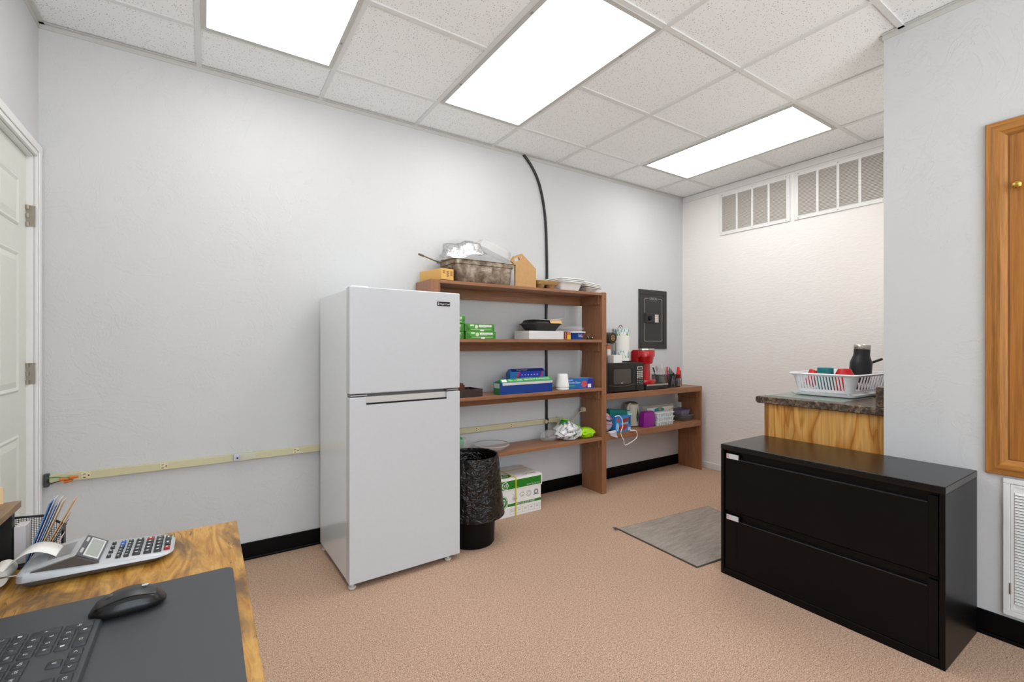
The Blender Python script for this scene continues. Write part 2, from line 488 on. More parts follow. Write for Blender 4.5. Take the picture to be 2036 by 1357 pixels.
for z in (1.777, 1.076, .22):
    g = G().box(dx + .001, dx + .03, D1 - .0055, D1 - .003, z - .047, z + .047)
    hg = struct('hinge', g, M('#A59C90', .35, .9), door)
    for k in range(5): 
        z0 = z - .047 + k * .019
        gg = G().cyl((dx + .006, D1 - .009, z0), (dx + .006, D1 - .009, z0 + .018), .006, n=10)
        if k % 2 == 0: struct('knuckle', gg, M('#B5ACA0', .3, .9), hg)
gg = G().lathe([(.024, 0), (.024, .006), (.012, .01), (.012, .03), (.026, .04), (.03, .055), (.024, .068), (0.004, .072)], (0, 0, 0), 20)
gg.tf(Matrix.Translation((dx, D0 + .07, .95)) @ Matrix.Rotation(R(90), 4, 'Y'))
struct('knob', gg, m_steel, door, smooth=True)

# door_2: oak closet door in a wide oak frame, above the return air grille
fx = XR - .022
g = G()
def mitre(y0, y1, z0, z1, w, prof):
    """mitred moulding: prof = list of (inset, depth from the wall)"""
    rg = [[(XR - d, y1 - i, z1 - i), (XR - d, y1 - i, z0 + i), (XR - d, y0 + i, z0 + i), (XR - d, y0 + i, z1 - i)] for i, d in prof]
    return rg
CY0, CY1, CZ0, CZ1 = -.28, .521, .674, 2.117
prof = [(0, 0), (0, .012), (.004, .017), (.020, .017), (.028, .020), (.044, .020), (.050, .014), (.056, .012), (.060, .008), (.064, .006), (.064, 0)]
dr = struct('door_2', G().box(XR - .004, XR + .0, CY0 + .064, CY1 - .064, CZ0 + .064, CZ1 - .064), m_slab)
rg = mitre(CY0, CY1, CZ0, CZ1, .06, prof)
# vertical and horizontal sticks separately so that the grain runs along each
for nm, idx, mt in (('frame_stile', (0, 1), m_oak), ('frame_stile', (2, 3), m_oak), ('frame_rail', (1, 2), m_oakh), ('frame_rail', (3, 0), m_oakh)):
    gg = G(); gg.loft([[r[idx[0]] for r in rg], [r[idx[1]] for r in rg]])
    struct(nm, gg, mt, dr)
gg = G().box(XR - .0075, XR - .0042, CY0 + .070, CY1 - .070, CZ0 + .069, CZ1 - .069)
struct('door_leaf', gg, m_slab, dr)
gg = G().lathe([(.008, 0), (.008, .012), (.014, .016), (.016, .022), (.012, .028), (.003, .030)], (0, 0, 0), 20)
gg.tf(Matrix.Translation((XR - .0075, .428, 1.842)) @ Matrix.Rotation(R(-90), 4, 'Y'))
struct('knob', gg, M('#C9A552', .18, 1.), dr, smooth=True)

# return air grille under it
gy0, gy1, gz0, gz1 = -.30, .470, .112, .664
T = thing('air_grille', 'white louvred return air grille under the oak closet door', 'vent', (XR, .085, gz0))
part(T, 'frame', G().frame(gy0, gy1, gz0, gz1, .020, XR - .012, XR, 'x'), m_trim, .002)
g = G().box(XR - .007, XR - .001, gy0 + .0215, gy1 - .0215, gz0 + .0215, gz1 - .0215)
g.frame(gy0 + .0215, gy1 - .0215, gz0 + .0215, gz1 - .0215, .010, XR - .010, XR - .007, 'x')
part(T, 'door_panel', g, m_trim)
g = G(); n = 38
for i in range(n):
    z = gz0 + .058 + i * (gz1 - gz0 - .116) / (n - 1)
    g.add([(XR - .0072, gy0 + .034, z + .006), (XR - .0072, gy1 - .034, z + .006), (XR - .014, gy1 - .034, z - .003), (XR - .014, gy0 + .034, z - .003),
           (XR - .0072, gy0 + .034, z + .0045), (XR - .0072, gy1 - .034, z + .0045), (XR - .0132, gy1 - .034, z - .0035), (XR - .0132, gy0 + .034, z - .0035)],
          [(0, 1, 2, 3), (4, 7, 6, 5), (3, 2, 6, 7)])
part(T, 'louvers', g, m_trim)
part(T, 'backing', G().box(XR - .0078, XR - .0071, gy0 + .033, gy1 - .033, gz0 + .054, gz1 - .054), M('#6E6E6C', .8))
part(T, 'hinge', G().cyl((XR - .0125, gy1 - .021, .20), (XR - .0125, gy1 - .021, .245), .003, n=8), M('#A59C90', .4, .8))

# two vents high on the end wall
def vent(y0, y1, z0, z1, label):
    T = thing('wall_vent', label, 'vent', (XE, (y0 + y1) / 2, z0), group='return vents high on the end wall')
    part(T, 'frame', G().frame(y0, y1, z0, z1, .030, XE - .010, XE, 'x'), m_trim, .002)
    g = G(); w = (y1 - y0 - .06); cells = 4
    for i in range(1, cells): 
        y = y0 + .03 + w * i / cells; g.box(XE - .010, XE - .002, y - .009, y + .009, z0 + .03, z1 - .03)
    part(T, 'mullion', g, m_trim)
    g = G(); n = 30
    for i in range(n):
        z = z0 + .036 + i * (z1 - z0 - .072) / (n - 1)
        g.add([(XE - .002, y0 + .031, z + .004), (XE - .002, y1 - .031, z + .004), (XE - .009, y1 - .031, z - .004), (XE - .009, y0 + .031, z - .004),
               (XE - .002, y0 + .031, z + .0025), (XE - .002, y1 - .031, z + .0025), (XE - .0085, y1 - .031, z - .0045), (XE - .0085, y0 + .031, z - .0045)],
              [(0, 1, 2, 3), (4, 7, 6, 5), (3, 2, 6, 7)])
    part(T, 'louvers', g, M('#DAD6D2', .5))
    part(T, 'backing', G().box(XE - .0018, XE - .0004, y0 + .031, y1 - .031, z0 + .031, z1 - .031), M('#B3AEA8', .8))
    for y in (y0 + .03, (y0 + y1) / 2, y1 - .03):
        for z in (z0 + .012, z1 - .012):
            part(T, 'screw', G().cyl((XE - .012, y, z), (XE - .0095, y, z), .004, n=8), M('#9A9894', .4, .8))
vent(1.937, 2.572, 2.224, 2.612, 'white louvred wall vent by the corner with the long wall')
vent(1.27, 1.902, 2.224, 2.612, 'white louvred wall vent partly hidden by the wall with the oak door')

# ceiling lights
for i, ((a, b), lb) in enumerate(zip(lights, ('lit ceiling light panel over the desk side of the room', 'lit ceiling light panel in the middle of the row', 'lit ceiling light panel by the wall with vents'))):
    y0, y1 = gy[2] + tb, gy[0] - tb
    T = thing('ceiling_light', lb, 'ceiling light', ((a + b) / 2, (y0 + y1) / 2, H_ - .008), group='fluorescent ceiling panels')
    part(T, 'frame', G().frame(a + tb, b - tb, y0, y1, .022, H_ - .0085, H_ + .002, 'z'), M('#BFBEBA', .6))
    part(T, 'diffuser', G().box(a + tb + .022, b - tb - .022, y0 + .022, y1 - .022, H_ - .0035, H_ + .001), m_lamps[i])
    for x in (a + tb + .011, b - tb - .011):
        for y in (y0 + .25, y1 - .25):
            part(T, 'latch', G().box(x - .004, x + .004, y - .008, y + .008, H_ - .0105, H_ - .0068), M('#8B8A86', .5))

# ------------------------------------------------------------------ refrigerator
m_fr = M('#CDD0D4', .34, coat=.2)
m_frs = M('#EBEFF2', .22, coat=.4)  # paler copy of the door white: light on the side put into colour
T = thing('refrigerator', 'white top-freezer refrigerator standing against the long wall', 'refrigerator', (.583, 2.31, 0), R(1.8))
part(T, 'cabinet_body', G().box(.004, .592, .062, .607, .03, 1.478), m_frs, .004)
Wd = .61
part(T, 'freezer_door', G().box(0, Wd, 0, .056, .960, 1.490), m_fr, .007, seg=3)
g = G().prism([(0, .031), (Wd, .031), (Wd, .944), (.527, .944), (.527, .907), (.083, .907), (.083, .944), (0, .944)], 0, .056, 'y')
fd = part(T, 'fridge_door', g, m_fr, .005, seg=3)
part(fd, 'handle_recess', G().box(.081, .529, .020, .055, .905, .943), M('#DDDAD4', .4))
part(fd, 'chrome_strip', G().box(.084, .526, -.001, .006, .9055, .914), M('#3A3735', .15, 1.), .002)
part(T, 'gasket', G().box(.01, .588, .045, .062, .05, 1.47), M('#77797B', .6))
part(T, 'hinge_cover', G().box(.015, .10, .02, .13, 1.4785, 1.496), m_white, .004)
part(T, 'hinge', G().box(.006, .09, .006, .06, .948, .956), M('#A9AAAA', .35, .8), .002)
part(T, 'hinge', G().box(.53, .604, .006, .06, .948, .956), M('#A9AAAA', .35, .8), .002)
bd = part(T, 'badge', G().box(.468, .546, -.0025, .0005, 1.4135, 1.4375), M('#0A0A0B', .25), .003)
text(bd, 'Magic Chef', (.513, -.0028, 1.4235), .060, .012, m_white)
text(bd, 'i', (.4755, -.0028, 1.426), .004, .014, m_white, name='logo_mark')
for x in (.022, .548):
    part(T, 'foot', G().lathe([(.016, .001), (.019, .006), (.019, .013), (.009, .014), (.009, .031)], (x, .030, 0), 14), M('#D8D5CF', .5), smooth=True)
    part(T, 'foot', G().lathe([(.016, .001), (.019, .006), (.019, .013), (.009, .014), (.009, .031)], (x, .56, 0), 14), M('#D8D5CF', .5), smooth=True)
part(T, 'foot_bracket', G().box(.03, .10, .030, .060, .022, .0305), M('#CFCCC6', .5))
part(T, 'foot_bracket', G().box(.535, .60, .030, .060, .022, .0305), M('#CFCCC6', .5))
part(T, 'base_pan', G().box(.02, .58, .11, .60, .018, .031), M('#3A3A3A', .7))

# ------------------------------------------------------------------ shelving units along the long wall
YF, YB = 2.69, 2.957
T = thing('bookcase', 'tall brown laminate shelving unit beside the refrigerator', 'bookcase', (1.93, 2.83, 0))
SZ = [(1.592, 1.613), (1.216, 1.238), (.829, .853), (.432, .456)]     # shelf bottoms and tops
def upright(T, x0, x1, h, out):
    g = G().box(x0, x1, YF + .02, YB, 0, h)
    g.box(x0, x1, YF, YF + .02, 0, h)
    return part(T, 'side_panel', g, m_shelfv, .003)
part(T, 'side_panel', G().box(1.172, 1.236, YF, YB - .02, 0, 1.614), m_shelfv, .003)
part(T, 'side_panel', G().box(2.650, 2.674, YF + .02, YB - .02, 0, 1.612), m_shelfv, .002)
sp = part(T, 'face_stile', G().box(2.645, 2.693, YF, YF + .02, 0, 1.617), m_shelfv, .003)
for z in (1.565, 1.19, .80, .41):
    part(sp, 'screw', G().cyl((2.671, YF - .0008, z), (2.671, YF + .002, z), .004, n=8), M('#3A241A', .6))
for (a, b) in SZ:
    part(T, 'shelf', G().box(1.2365, 2.6495, YF + .003, YB - .02, a, b), m_shelf, .002)
for (a, b), hh in zip(SZ, (.068, .062, .07, .07)):
    part(T, 'back_rail', G().box(1.2365, 2.6495, YB - .019, YB - .001, a - hh, a), m_shelf, .002)
    part(T, 'cleat', G().box(2.632, 2.6497, YF + .03, YB - .021, a - .070, a), m_shelf, .002)
    part(T, 'cleat', G().box(1.2365, 1.254, YF + .03, YB - .021, a - .070, a), m_shelf, .002)

T = thing('low_shelf', 'low brown two-tier shelving unit with the microwave on top', 'shelf unit', (3.32, 2.83, 0))
part(T, 'top', G().box(2.6945, 3.938, YF, YB - .012, .752, .800), m_shelf, .003)
part(T, 'shelf', G().box(2.6945, 3.938, YF + .002, YB - .012, .424, .474), m_shelf, .003)
part(T, 'side_panel', G().box(3.9385, 3.957, YF, YB - .012, 0, .801), m_shelfv, .002)
part(T, 'side_panel', G().box(2.676, 2.694, YF + .021, YB - .021, 0, .799), m_shelfv, .002)
part(T, 'cleat', G().box(3.92, 3.938, YF + .03, YB - .02, .352, .424), m_shelf, .002)
part(T, 'cleat', G().box(3.92, 3.938, YF + .03, YB - .02, .690, .752), m_shelf, .002)
part(T, 'outlet_stub', G().box(3.915, 3.9383, YB - .055, YB - .014, .575, .625), m_white, .003)

# ------------------------------------------------------------------ black cable, surface raceway, cord
pts = [(2.072, 2.962, 2.683), (2.10, 2.958, 2.662), (2.155, 2.958, 2.605), (2.205, 2.96, 2.53), (2.245, 2.962, 2.43), (2.28, 2.965, 2.28), (2.297, 2.967, 2.10), (2.305, 2.9755, 1.80), (2.303, 2.9755, 1.62), (2.297, 2.9755, 1.40), (2.299, 2.9755, 1.14), (2.301, 2.9755, .75), (2.300, 2.9755, .50), (2.294, 2.9755, .36)]
g = G().tube([(x, min(y, YW - .0105 if z > 1.75 else y), z) for x, y, z in pts], .0095 if 0 else .0048, 8, 5)
solo('cable', G().tube([(x, YW - .0112, z) for x, y, z in pts], .0108, 10, 5), m_blackp, 'thick black cable running from the ceiling down the long wall', 'cable', smooth=True)

m_race = M('#CFCBA6', .45)
m_out = M('#E3D6B4', .4)
T = thing('surface_raceway', 'cream plug raceway strip along the long wall', 'raceway', (.9, YW, .56))
part(T, 'channel', G().box(-.600, 2.285, YW - .0222, YW, .562, .600), m_race, .002)
part(T, 'channel', G().box(2.318, 2.470, YW - .0222, YW, .560, .602), m_race, .002)
part(T, 'channel', G().box(2.285, 2.318, YW - .0002, YW, .562, .600), m_race)
part(T, 'end_box', G().box(2.405, 2.418, YW - .0245, YW, .557, .606), m_race, .002)
part(T, 'end_bracket', G().box(-.618, -.601, YW - .026, YW, .548, .607), M('#4A4A48', .5, .3), .002)
yo = YW - .0225
for x in (-.473, -.176, .443, 1.653, 1.957):
    o = part(T, 'outlet', G().box(x - .017, x + .017, yo - .0025, yo, .566, .5965), m_out, .002)
    g = G()
    for z in (.574, .589): g.box(x - .010, x + .000, yo - .0032, yo - .0024, z - .0016, z + .0016)
    g.cyl((x + .010, yo - .0032, .5815), (x + .010, yo - .0024, .5815), .0032, n=10)
    part(o, 'slots', g, m_black)
part(T, 'wire', G().tube([(-.606, YW - .03, .590), (-.575, YW - .036, .592), (-.55, YW - .034, .585), (-.53, YW - .036, .583)], .0022, 6, 4), M('#2E8A4A', .4), smooth=True, label='green wire')
part(T, 'wire', G().tube([(-.606, YW - .03, .578), (-.59, YW - .04, .568), (-.565, YW - .034, .571), (-.545, YW - .036, .575)], .0022, 6, 4), m_black, smooth=True, label='black wire')
for i, (x, y, z, a) in enumerate(((-.545, YW - .036, .577, .1), (-.512, YW - .034, .583, .0), (-.531, YW - .030, .568, -.2))):
    part(T, 'wire_nut', G().cyl((x - .016, y, z + a * .02), (x + .014, y, z), .0075, .0045, n=10), M('#D9742A', .45), smooth=True, label='orange wire nut')

T = thing('night_light', 'small grey plug-in night light with a clear shade on the raceway', 'night light', (.17, YW - .024, .565))
part(T, 'base', G().box(.128, .158, YW - .043, YW - .0252, .566, .603), M('#C6C9D6', .4), .004)
part(T, 'sensor', G().cyl((.147, YW - .0445, .583), (.147, YW - .042, .583), .005, n=10), m_black)
g = G(); rg = []
for t, r in ((0, .019), (.3, .022), (.65, .019), (1, .012)):
    x = .159 + .074 * t
    rg.append([(x, YW - .034 + .0085 * math.cos(a), .584 + r * math.sin(a)) for a in [2 * PI * j / 14 for j in range(14)]])
part(T, 'shade', g.loft(rg), m_clear, smooth=True)

m_cord = M('#C9BB98', .5)
T = thing('extension_cord', 'beige cord from the raceway plug to the round socket on the upright', 'cord', (2.45, 2.93, .55))
part(T, 'plug', G().box(2.262, 2.284, YW - .050, YW - .0228, .568, .597), m_cord, .004)
part(T, 'plug_neck', G().cyl((2.284, YW - .04, .582), (2.315, YW - .046, .579), .007, .004, n=10), m_cord, smooth=True)
part(T, 'cable', G().tube([(2.314, YW - .046, .579), (2.36, YW - .05, .571), (2.42, YW - .055, .556), (2.47, YW - .06, .548), (2.52, YW - .066, .567), (2.565, YW - .07, .608), (2.60, YW - .07, .634), (2.633, YW - .072, .644)], .0045, 8, 5), m_cord, smooth=True)
part(T, 'socket', G().cyl((2.622, 2.905, .655), (2.6498, 2.905, .655), .021, .023, n=18), m_cord, .003)

# ------------------------------------------------------------------ wall safe
m_safe = M('#2B2A29', .45)
T = thing('wall_safe', 'dark grey steel wall safe with keypad above the microwave', 'safe', (3.597, YW, 1.154))
part(T, 'frame', G().frame(3.398, 3.796, 1.154, 1.720, .045, YW - .012, YW), m_safe, .002)
dp = part(T, 'door', G().box(3.4445, 3.7495, YW - .010, YW - .001, 1.2005, 1.6735), m_safe, .002)
yd = YW - .0104
g = G()
bx0, bx1, bz0, bz1, rr = 3.468, 3.728, 1.226, 1.640, .018
P = rrect(bx0, bx1, bz0, bz1, rr, 4); w = .006
for i in range(len(P)):
    a, b = P[i], P[(i + 1) % len(P)]
    if abs(a[1] - bz1) < .001 and abs(b[1] - bz1) < .001: continue
    cx, cz = 3.598, 1.433
    q = lambda p: (p[0] + (w if p[0] < cx else -w) * min(1, abs(p[0] - cx) / .112), p[1] + (w if p[1] < cz else -w) * min(1, abs(p[1] - cz) / .189))
    ai, bi = q(a), q(b)
    g.quad((a[0], yd, a[1]), (b[0], yd, b[1]), (bi[0], yd, bi[1]), (ai[0], yd, ai[1]))
for (a, b) in ((3.484, 3.532), (3.664, 3.712)): g.quad((a, yd, bz1 - .006), (b, yd, bz1 - .006), (b, yd, bz1), (a, yd, bz1))
part(dp, 'border_line', g, M('#8C8A88', .4))
text(dp, 'UNION', (3.598, yd, 1.637), .105, .024, M('#A8A6A4', .4))
text(dp, 'SAFE COMPANY', (3.598, yd, 1.611), .085, .009, M('#6E6C6A', .4))
lk = part(T, 'lock_plate', G().box(3.487, 3.662, YW - .024, YW - .0102, 1.404, 1.494), m_safe, .004)
part(lk, 'latch_edge', G().box(3.470, 3.4868, YW - .026, YW - .0102, 1.402, 1.496), m_black, .003)
part(lk, 'knob', G().cyl((3.531, YW - .042, 1.449), (3.531, YW - .0242, 1.449), .022, .024, n=20).box(3.526, 3.536, YW - .047, YW - .042, 1.430, 1.468), m_black, .002)
g = G()
for i in range(3):
    for j in range(4): 
        part(lk, 'key', G().box(3.604 + i * .0175, 3.6195 + i * .0175, YW - .0262, YW - .0242, 1.4095 + j * .0195, 1.4265 + j * .0195), M('#D9D3CA', .5))
part(T, 'bolt_head', G().cyl((3.742, YW - .0125, 1.19), (3.742, YW - .0115, 1.19), .004, n=8), m_black)

# ------------------------------------------------------------------ waste bin, box of paper, mat
bx, by = 1.362, 2.508
T = thing('waste_bin', 'round black waste bin with a black bin bag beside the refrigerator', 'bin', (bx, by, 0))
part(T, 'can', G().lathe([(.135, .001), (.140, .008), (.156, .512), (.160, .516), (.160, .524), (.152, .524), (.136, .02), (.001, .018)], (bx, by, 0), 40, True, True), M('#060606', .5, spec=.2), smooth=True)
rnd = random.Random(3)
def wob(t, k): return .010 * math.sin(2 * PI * t * 9 + k * 1.7) * (1 if k in (2, 3, 4) else .35) + rnd.uniform(-.004, .004)
prof = [(.187, .168), (.186, .20), (.178, .34), (.170, .46), (.165, .525), (.163, .532), (.155, .530), (.150, .50), (.146, .44), (.140, .36), (.12, .30)]
g = G().lathe(prof, (bx, by, 0), 44, False, True, wob)
g.v = [(x + max(0, (.53 - z)) * .045, y - max(0, (.53 - z)) * .01, z) for x, y, z in g.v]
part(T, 'bin_bag', g, m_bag, smooth=True)

m_g9 = M('#1F7A12', .5)
m_card = M('#EDEBE8', .55)
T = thing('paper_box', 'white and green carton of copy paper on the carpet beside the bin', 'box', (1.825, 2.83, 0))
x0, x1, y0, y1 = 1.612, 2.034, 2.692, 2.955
part(T, 'carton', G().box(x0, x1, y0, y1, .001, .262), m_card, .002)
ld = part(T, 'lid', G().box(x0 - .005, x1 + .007, y0 - .005, y1 + .005, .186, .268), m_card, .003)
yl, yc = y0 - .0053, y0 - .0006
part(ld, 'green_band', G().quad((x0, yl, .196), (2.030, yl, .196), (2.030, yl, .255), (x0, yl, .255)), m_g9)
def badge(P, cx, cy_, cz, r, big=False, nm='logo_disc'):
    g = G()
    ring = lambda rr, y, c: g.cyl((cx, y, cz), (cx, y - .0001, cz), rr, n=36)
    g.k = 0; ring(r, cy_, 0); g.k = 1; ring(r * .93, cy_ - .0002, 1); g.k = 0 if big else 0; 
    part(P, nm, g, [m_g9 if big else m_card, m_card if big else m_card], 0)
    o = G().cyl((cx, cy_ - .0004, cz), (cx, cy_ - .0005, cz), r * .84, n=36)
    part(P, nm, o, m_g9)
    text(P, 'X9', (cx, cy_ - .0008, cz), r * 1.15, r * .95, m_card)
badge(ld, 1.722, yl - .0003, .224, .027)
text(ld, 'Quality You Can Trust', (1.962, yl - .0005, .207), .115, .011, m_card)
badge(T, 1.698, yc, .108, .049, True)
part(T, 'green_band', G().quad((1.745, yc, .074), (x1, yc, .074), (x1, yc, .092), (1.745, yc, .092)), m_g9)
text(T, 'MULTI-USE COPY PAPER', (1.898, yc - .0004, .083), .155, .0125, m_card)
m_ink = M('#2B2B2B', .6)
g = G()
cxs = [(1.80, .135), (1.868, .138), (1.925, .140), (1.99, .142)]
for k, (cx, cz) in enumerate(cxs):
    g = G()
    if k == 0:
        g.tube([(cx - .012, yc, cz - .02), (cx - .012, yc, cz - .004), (cx + .002, yc, cz + .008), (cx - .012, yc, cz + .022)], .0012, 4); 
        for a in (.0, .015): g.tube([(cx + a + .008 * math.cos(t), yc, cz - .014 + .007 * math.sin(t)) for t in [j * PI / 5 for j in range(11)]], .0011, 4)
    elif k == 1:
        g.tube([(cx + .020 * math.cos(t), yc, cz + .02 * math.sin(t)) for t in [PI * .0 + j * PI / 8 for j in range(9)]], .0010, 4)
    elif k == 2:
        for r_ in (.021, .012): g.tube([(cx + r_ * math.cos(t), yc, cz + r_ * math.sin(t)) for t in [j * PI / 8 for j in range(17)]], .0009, 4)
    else:
        for r_ in (.018, .012): g.tube([(cx + r_ * math.cos(t), yc, cz + r_ * math.sin(t)) for t in [j * PI / 8 for j in range(17)]], .0018, 4)
        g.tube([(cx - .024, yc, cz - .018), (cx + .024, yc, cz - .018)], .0016, 4)
    part(T, 'printed_icon', g, m_ink)
text(T, 'USA', (1.868, yc - .0004, .134), .026, .014, m_ink)
g = G()
for i in range(5):
    a = 1.765 + i * .052
    g.frame(a, a + .0525, .018, .054, .0009, yc - .0002, yc)
part(T, 'printed_table', g, M('#6B6B6B', .6))
for i, s in enumerate(('8.5 x 11', '20 lb', '92', '5000', '10')):
    text(T, s, (1.791 + i * .052, yc - .0004, .040), .03 if i == 0 else .018, .009, m_ink)
part(T, 'strap', G().box(1.806, 1.815, y0 - .0075, y0 - .0060, .002, .2695).box(1.806, 1.815, y0 - .0075, y1, .2690, .2703).box(x0 - .0065, x1, 2.86, 2.868, .2690, .2700), M('#D8C21E', .4), label='yellow strap')
g = G()
tp = [(1.75 + .062 * math.cos(2 * PI * j / 30), 2.755 + .040 * math.sin(2 * PI * j / 30)) for j in range(30)]
part(ld, 'printed_logo', G().prism(tp, .2682, .2685, 'z'), m_g9)
text(ld, 'X9', (1.75, 2.755, .2688), .07, .05, m_card, 'z')
text(ld, 'COPY PAPER', (1.955, 2.732, .2686), .11, .022, m_ink, 'z')

gm = [(2.231, 2.133), (2.205, 1.529), (2.95, 1.46), (3.10, 2.06)]
T = thing('door_mat', 'flat grey ribbed mat on the carpet by the filing cabinet', 'mat', (2.6, 1.8, 0))
cm = Vector((2.62, 1.80))
part(T, 'pile', G().prism([tuple(Vector(p) + (cm - Vector(p)) * .02) for p in gm], .001, .0075, 'z'), m_mat)
g = G(); 
rim = G().prism(gm, .0005, .0055, 'z')
part(T, 'edge_binding', rim, M('#4C4640', .8))
for i in range(6):
    part(T, 'frayed_thread', G().tube([(2.236, 2.122, .005), (2.222 - .006 * (i % 3), 2.13 + .004 * i, .012), (2.215 - .005 * (i % 2), 2.142 - .006 * i, .006)], .0016, 5, 3), M('#4E4A48', .8))

# ------------------------------------------------------------------ lateral filing cabinet
m_cab = M('#060505', .36, spec=.2)
T = thing('filing_cabinet', 'black two-drawer lateral filing cabinet against the wall with the oak door', 'filing cabinet', (2.49, .988, 0))
x0, x1, y0, y1, hz = 2.272, 2.688, .542, 1.433, .680
g = G().box(x0, x1, y0, y0 + .018, 0, hz - .028).box(x0, x1, y1 - .018, y1, 0, hz - .028).box(x1 - .012, x1, y0 + .018, y1 - .018, 0, hz - .028)
g.box(x0, x1 - .012, y0 + .018, y1 - .018, 0, .035).box(x0 + .02, x1 - .012, y0 + .018, y1 - .018, .325, .345)
part(T, 'carcass', g, m_cab, .002)
part(T, 'top', G().box(x0 - .001, x1, y0 - .001, y1 + .001, hz - .028, hz), M('#0B0908', .25, spec=.4), .003)
for k, (a, b) in enumerate(((.340, .651), (.037, .334))):
    # full-width front, its upper lip folded in as a finger pull
    g = G()
    ya, yb = y0 + .022, y1 - .022
    lz = b - .040
    g.prism([(x0 + .003, a), (x0 + .003, lz), (x0 + .001, lz + .004), (x0 + .016, lz + .003), (x0 + .016, b), (x0 + .020, b), (x0 + .020, a)], ya + .028, yb - .066, 'y')
    g.box(x0 + .003, x0 + .020, ya, ya + .0278, a, b - .012)
    g.box(x0 + .003, x0 + .020, yb - .0658, yb, a, b - .012)
    g.box(x0 + .0155, x0 + .020, ya, yb, b - .012, b)
    dw = part(T, 'drawer', g, m_cab, .0012)
    part(dw, 'finger_pull', G().box(x0 - .0002, x0 + .005, ya + .03, yb - .070, lz - .002, lz + .0035), M('#1B1B1C', .25), .001)
    lab = part(dw, 'label_holder', G().box(x0 - .001, x0 + .0032, yb - .075, yb - .010, b - .040, b - .015), M('#D5D7DA', .35), .001)
    text(lab, '%', (x0 - .0014, yb - .0185, b - .0265), .012, .016, M('#C8323A', .4), '-x', name='red_mark')
    part(lab, 'end_cap', G().box(x0 - .0015, x0 + .0032, yb - .079, yb - .0752, b - .040, b - .015), m_black)
part(T, 'lock', G().cyl((x0 - .003, .985, .664), (x0 + .004, .985, .664), .008, n=16).cyl((x0 - .0045, .985, .664), (x0 - .003, .985, .664), .004, n=12), M('#1A1A1A', .3, .5), smooth=True)

# ------------------------------------------------------------------ kitchen counter in the alcove
T = thing('base_cabinet', 'golden oak base cabinet under the countertop', 'cabinet', (3.41, 1.17, 0))
part(T, 'end_panel', G().box(2.760, 2.778, .8705, 1.440, 0, .855), m_cath, .001)
part(T, 'carcass', G().box(2.7785, 4.045, .8705, 1.440, .1, .855), m_oak)
part(T, 'toe_kick', G().box(2.7785, 4.045, .90, 1.385, 0, .0995), m_black)
g = G().box(2.757, 2.80, 1.4405, 1.462, 0, .855).box(4.0, 4.045, 1.4405, 1.462, .1, .855)
g.box(2.80, 4.0, 1.4405, 1.462, .815, .855).box(2.80, 4.0, 1.4405, 1.462, .1, .14)
part(T, 'face_frame', g, m_oak, .001)
for a, b in ((2.815, 3.395), (3.405, 3.985)):
    d = part(T, 'door', G().box(a, b, 1.4625, 1.481, .15, .805), m_oak, .004)
    part(d, 'knob', G().lathe([(.006, 0), (.006, .012), (.014, .018), (.012, .026), (.002, .027)], (0, 0, 0), 14).tf(Matrix.Translation((b - .05 if a < 3 else a + .05, 1.481, .73)) @ Matrix.Rotation(R(-90), 4, 'X')), m_steel, smooth=True)
T = thing('countertop', 'brown marbled laminate countertop with backsplash', 'countertop', (3.40, 1.19, .8555))
part(T, 'slab', G().prism([(1.506 - .012, .8565), (1.506, .866), (1.506, .890), (1.498, .8975), (.871, .8975), (.871, .8565)], 2.738, 4.052, 'x'), m_gran, .005)
part(T, 'backsplash', G().box(2.742, 4.052, .871, .912, .898, .996), m_gran, .003)
T = solo('cutting_board', G().prism(rrect(2.79, 3.20, 1.07, 1.478, .012), .898, .903, 'z'), clear('green_glass', '#C6D6CE', .05, .45), 'thin clear glass cutting board lying under the dish rack', 'cutting board')
for x, y in ((2.815, 1.10), (2.815, 1.45), (3.17, 1.10), (3.17, 1.45)): pass

# dish rack
m_rk = M('#EDEFF3', .35)
RX0, RX1, RY0, RY1 = 2.985, 3.44, 1.10, 1.395
T = thing('drip_tray', 'flat white drip tray under the dish rack', 'tray', ((RX0 + RX1) / 2, 1.25, .9035))
g = G(); n = 5
def rr(e, z, r=.02): return [(x, y, z) for x, y in rrect(RX0 - e, RX1 + e, RY0 - e, RY1 + e, r)]
T2 = part(T, 'tray', G().loft([rr(-.005, .9035), rr(.014, .907), rr(.020, .920), rr(.017, .921), rr(.008, .911)]), m_rk, smooth=True)
T = thing('dish_rack', 'white slotted plastic dish rack full of cups on the counter', 'dish rack', ((RX0 + RX1) / 2, 1.25, .921))
zb, zt = .932, 1.034
fl = .024
def ring(z, e): return [(x, y, z) for x, y in rrect(RX0 - e, RX1 + e, RY0 - e, RY1 + e, .035)]
g = G()
